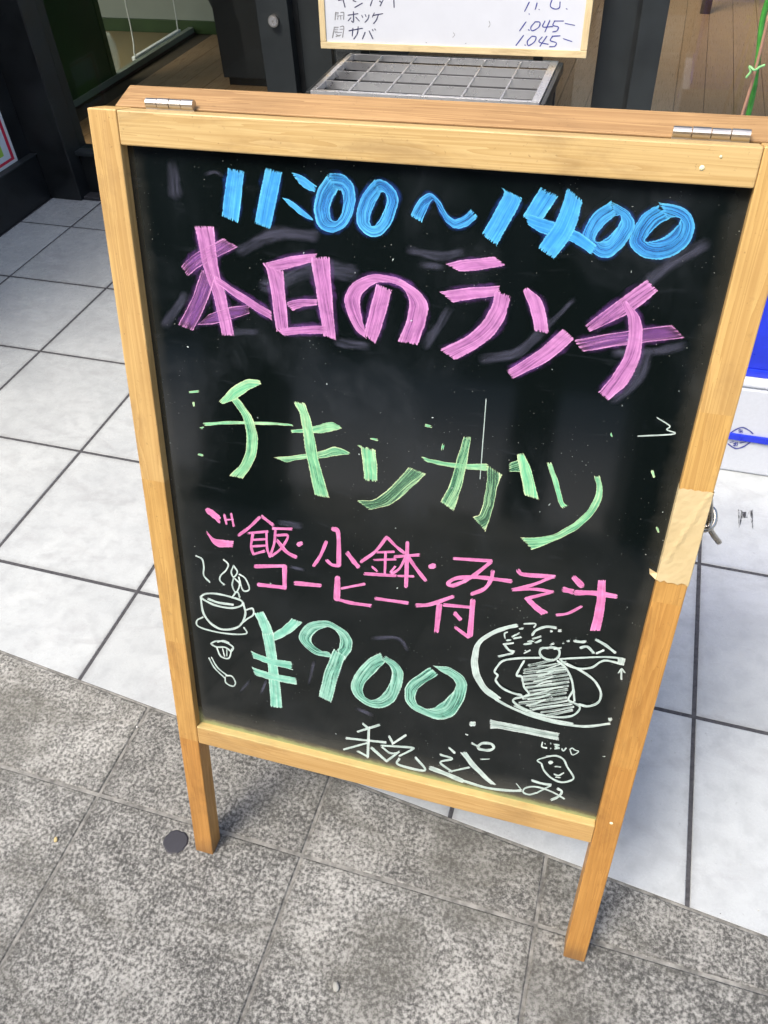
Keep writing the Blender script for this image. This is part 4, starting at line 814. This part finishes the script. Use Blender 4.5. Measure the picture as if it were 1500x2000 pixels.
# scuff marks left on a floor tile
SC = M('scuff', (0.03, 0.03, 0.035), 0.7); tr = SC.n('ShaderNodeBsdfTransparent'); mx = SC.n('ShaderNodeMixShader')
nz = SC.noise(SC.coord('Object', (160, 30, 1)), 1, 5, 0.7); SC.l(SC.mr(nz, 0.44, 0.56, 0, 0.9), mx.inputs[0]); SC.l(tr.outputs[0], mx.inputs[1]); SC.l(SC.b.outputs[0], mx.inputs[2]); SC.l(mx.outputs[0], SC.out.inputs['Surface'])
def gquad(pts, z=0.0008):
    b = bmesh.new(); b.faces.new([b.verts.new((on_z(*p).x, on_z(*p).y, z)) for p in pts]); return b
sc = empty('scuff_mark', (2.5, -1.02, 0), 'black scuff mark on the tile in front of the foam box', 'scuff mark')
for pts in ([(1441,995),(1450,998),(1450,1012),(1443,1034)], [(1462,1000),(1470,995),(1471,1038),(1464,1010)], [(1448,1000),(1464,1000),(1460,1012),(1452,1012)]):
    o = obj('scuff', gquad(pts[::-1]), SC.m, sc); o.matrix_parent_inverse = Matrix.Translation((-2.5, 1.02, 0))

# ------------------------------------------------------------------ the street behind the viewer (mirrored in the board and the glass)
kb = tag(obj('kerb', box(-6, 9, -4.45, -4.302, -0.158, 0.0, 0.01), mat_speckle('kerb_stone', (0.2, 0.2, 0.2), (0.34, 0.34, 0.33), 80)), kind='structure')
opp = empty('reflection_building', (1.5, -11.0, -0.16), 'grey building with dark shop windows across the street, added for the board to reflect', 'building')  # unseen building, added to give the board something dark to mirror
WALLG = mat_plain('grey_render', (0.07, 0.07, 0.075), 0.8, 0, 0.12, 2)
obj('wall', box(-12, 12, -6, 0, 0, 9), WALLG, opp)
for k in range(8):
    xx = -11+k*2.8; f = obj('window', box(xx, xx+2.0, 0.002, 0.05, 0.3, 2.6), BLACK, opp); obj('pane', box(xx+0.06, xx+1.94, 0.051, 0.056, 0.36, 2.54), SLATE, f)
    f = obj('window', box(xx+0.2, xx+1.8, 0.002, 0.05, 4.0, 5.6), BLACK, opp); obj('pane', box(xx+0.26, xx+1.74, 0.051, 0.056, 4.06, 5.54), SLATE, f)

for x, y, hwid, lab in ((0.76, -4.12, 0.15, 'wide dark square pillar at the kerb, added for the board to reflect'), (1.92, -4.75, 0.10, 'slim dark square pillar in the street, added for the board to reflect'), (2.85, -4.8, 0.5, 'broad dark pillar in the street, added for the board to reflect')):
    pz = 0.0 if y > -4.3 else -0.16
    pr = empty('reflection_pillar', (x, y, pz), lab, 'pillar')  # unseen pillars, added to make dark bands in the board reflection
    obj('shaft', box(-hwid, hwid, -hwid, hwid, 0.06, 3.2, 0.01), BLACK, pr); obj('base', box(-hwid-0.02, hwid+0.02, -hwid-0.02, hwid+0.02, 0, 0.0595, 0.008), SLATE, pr)
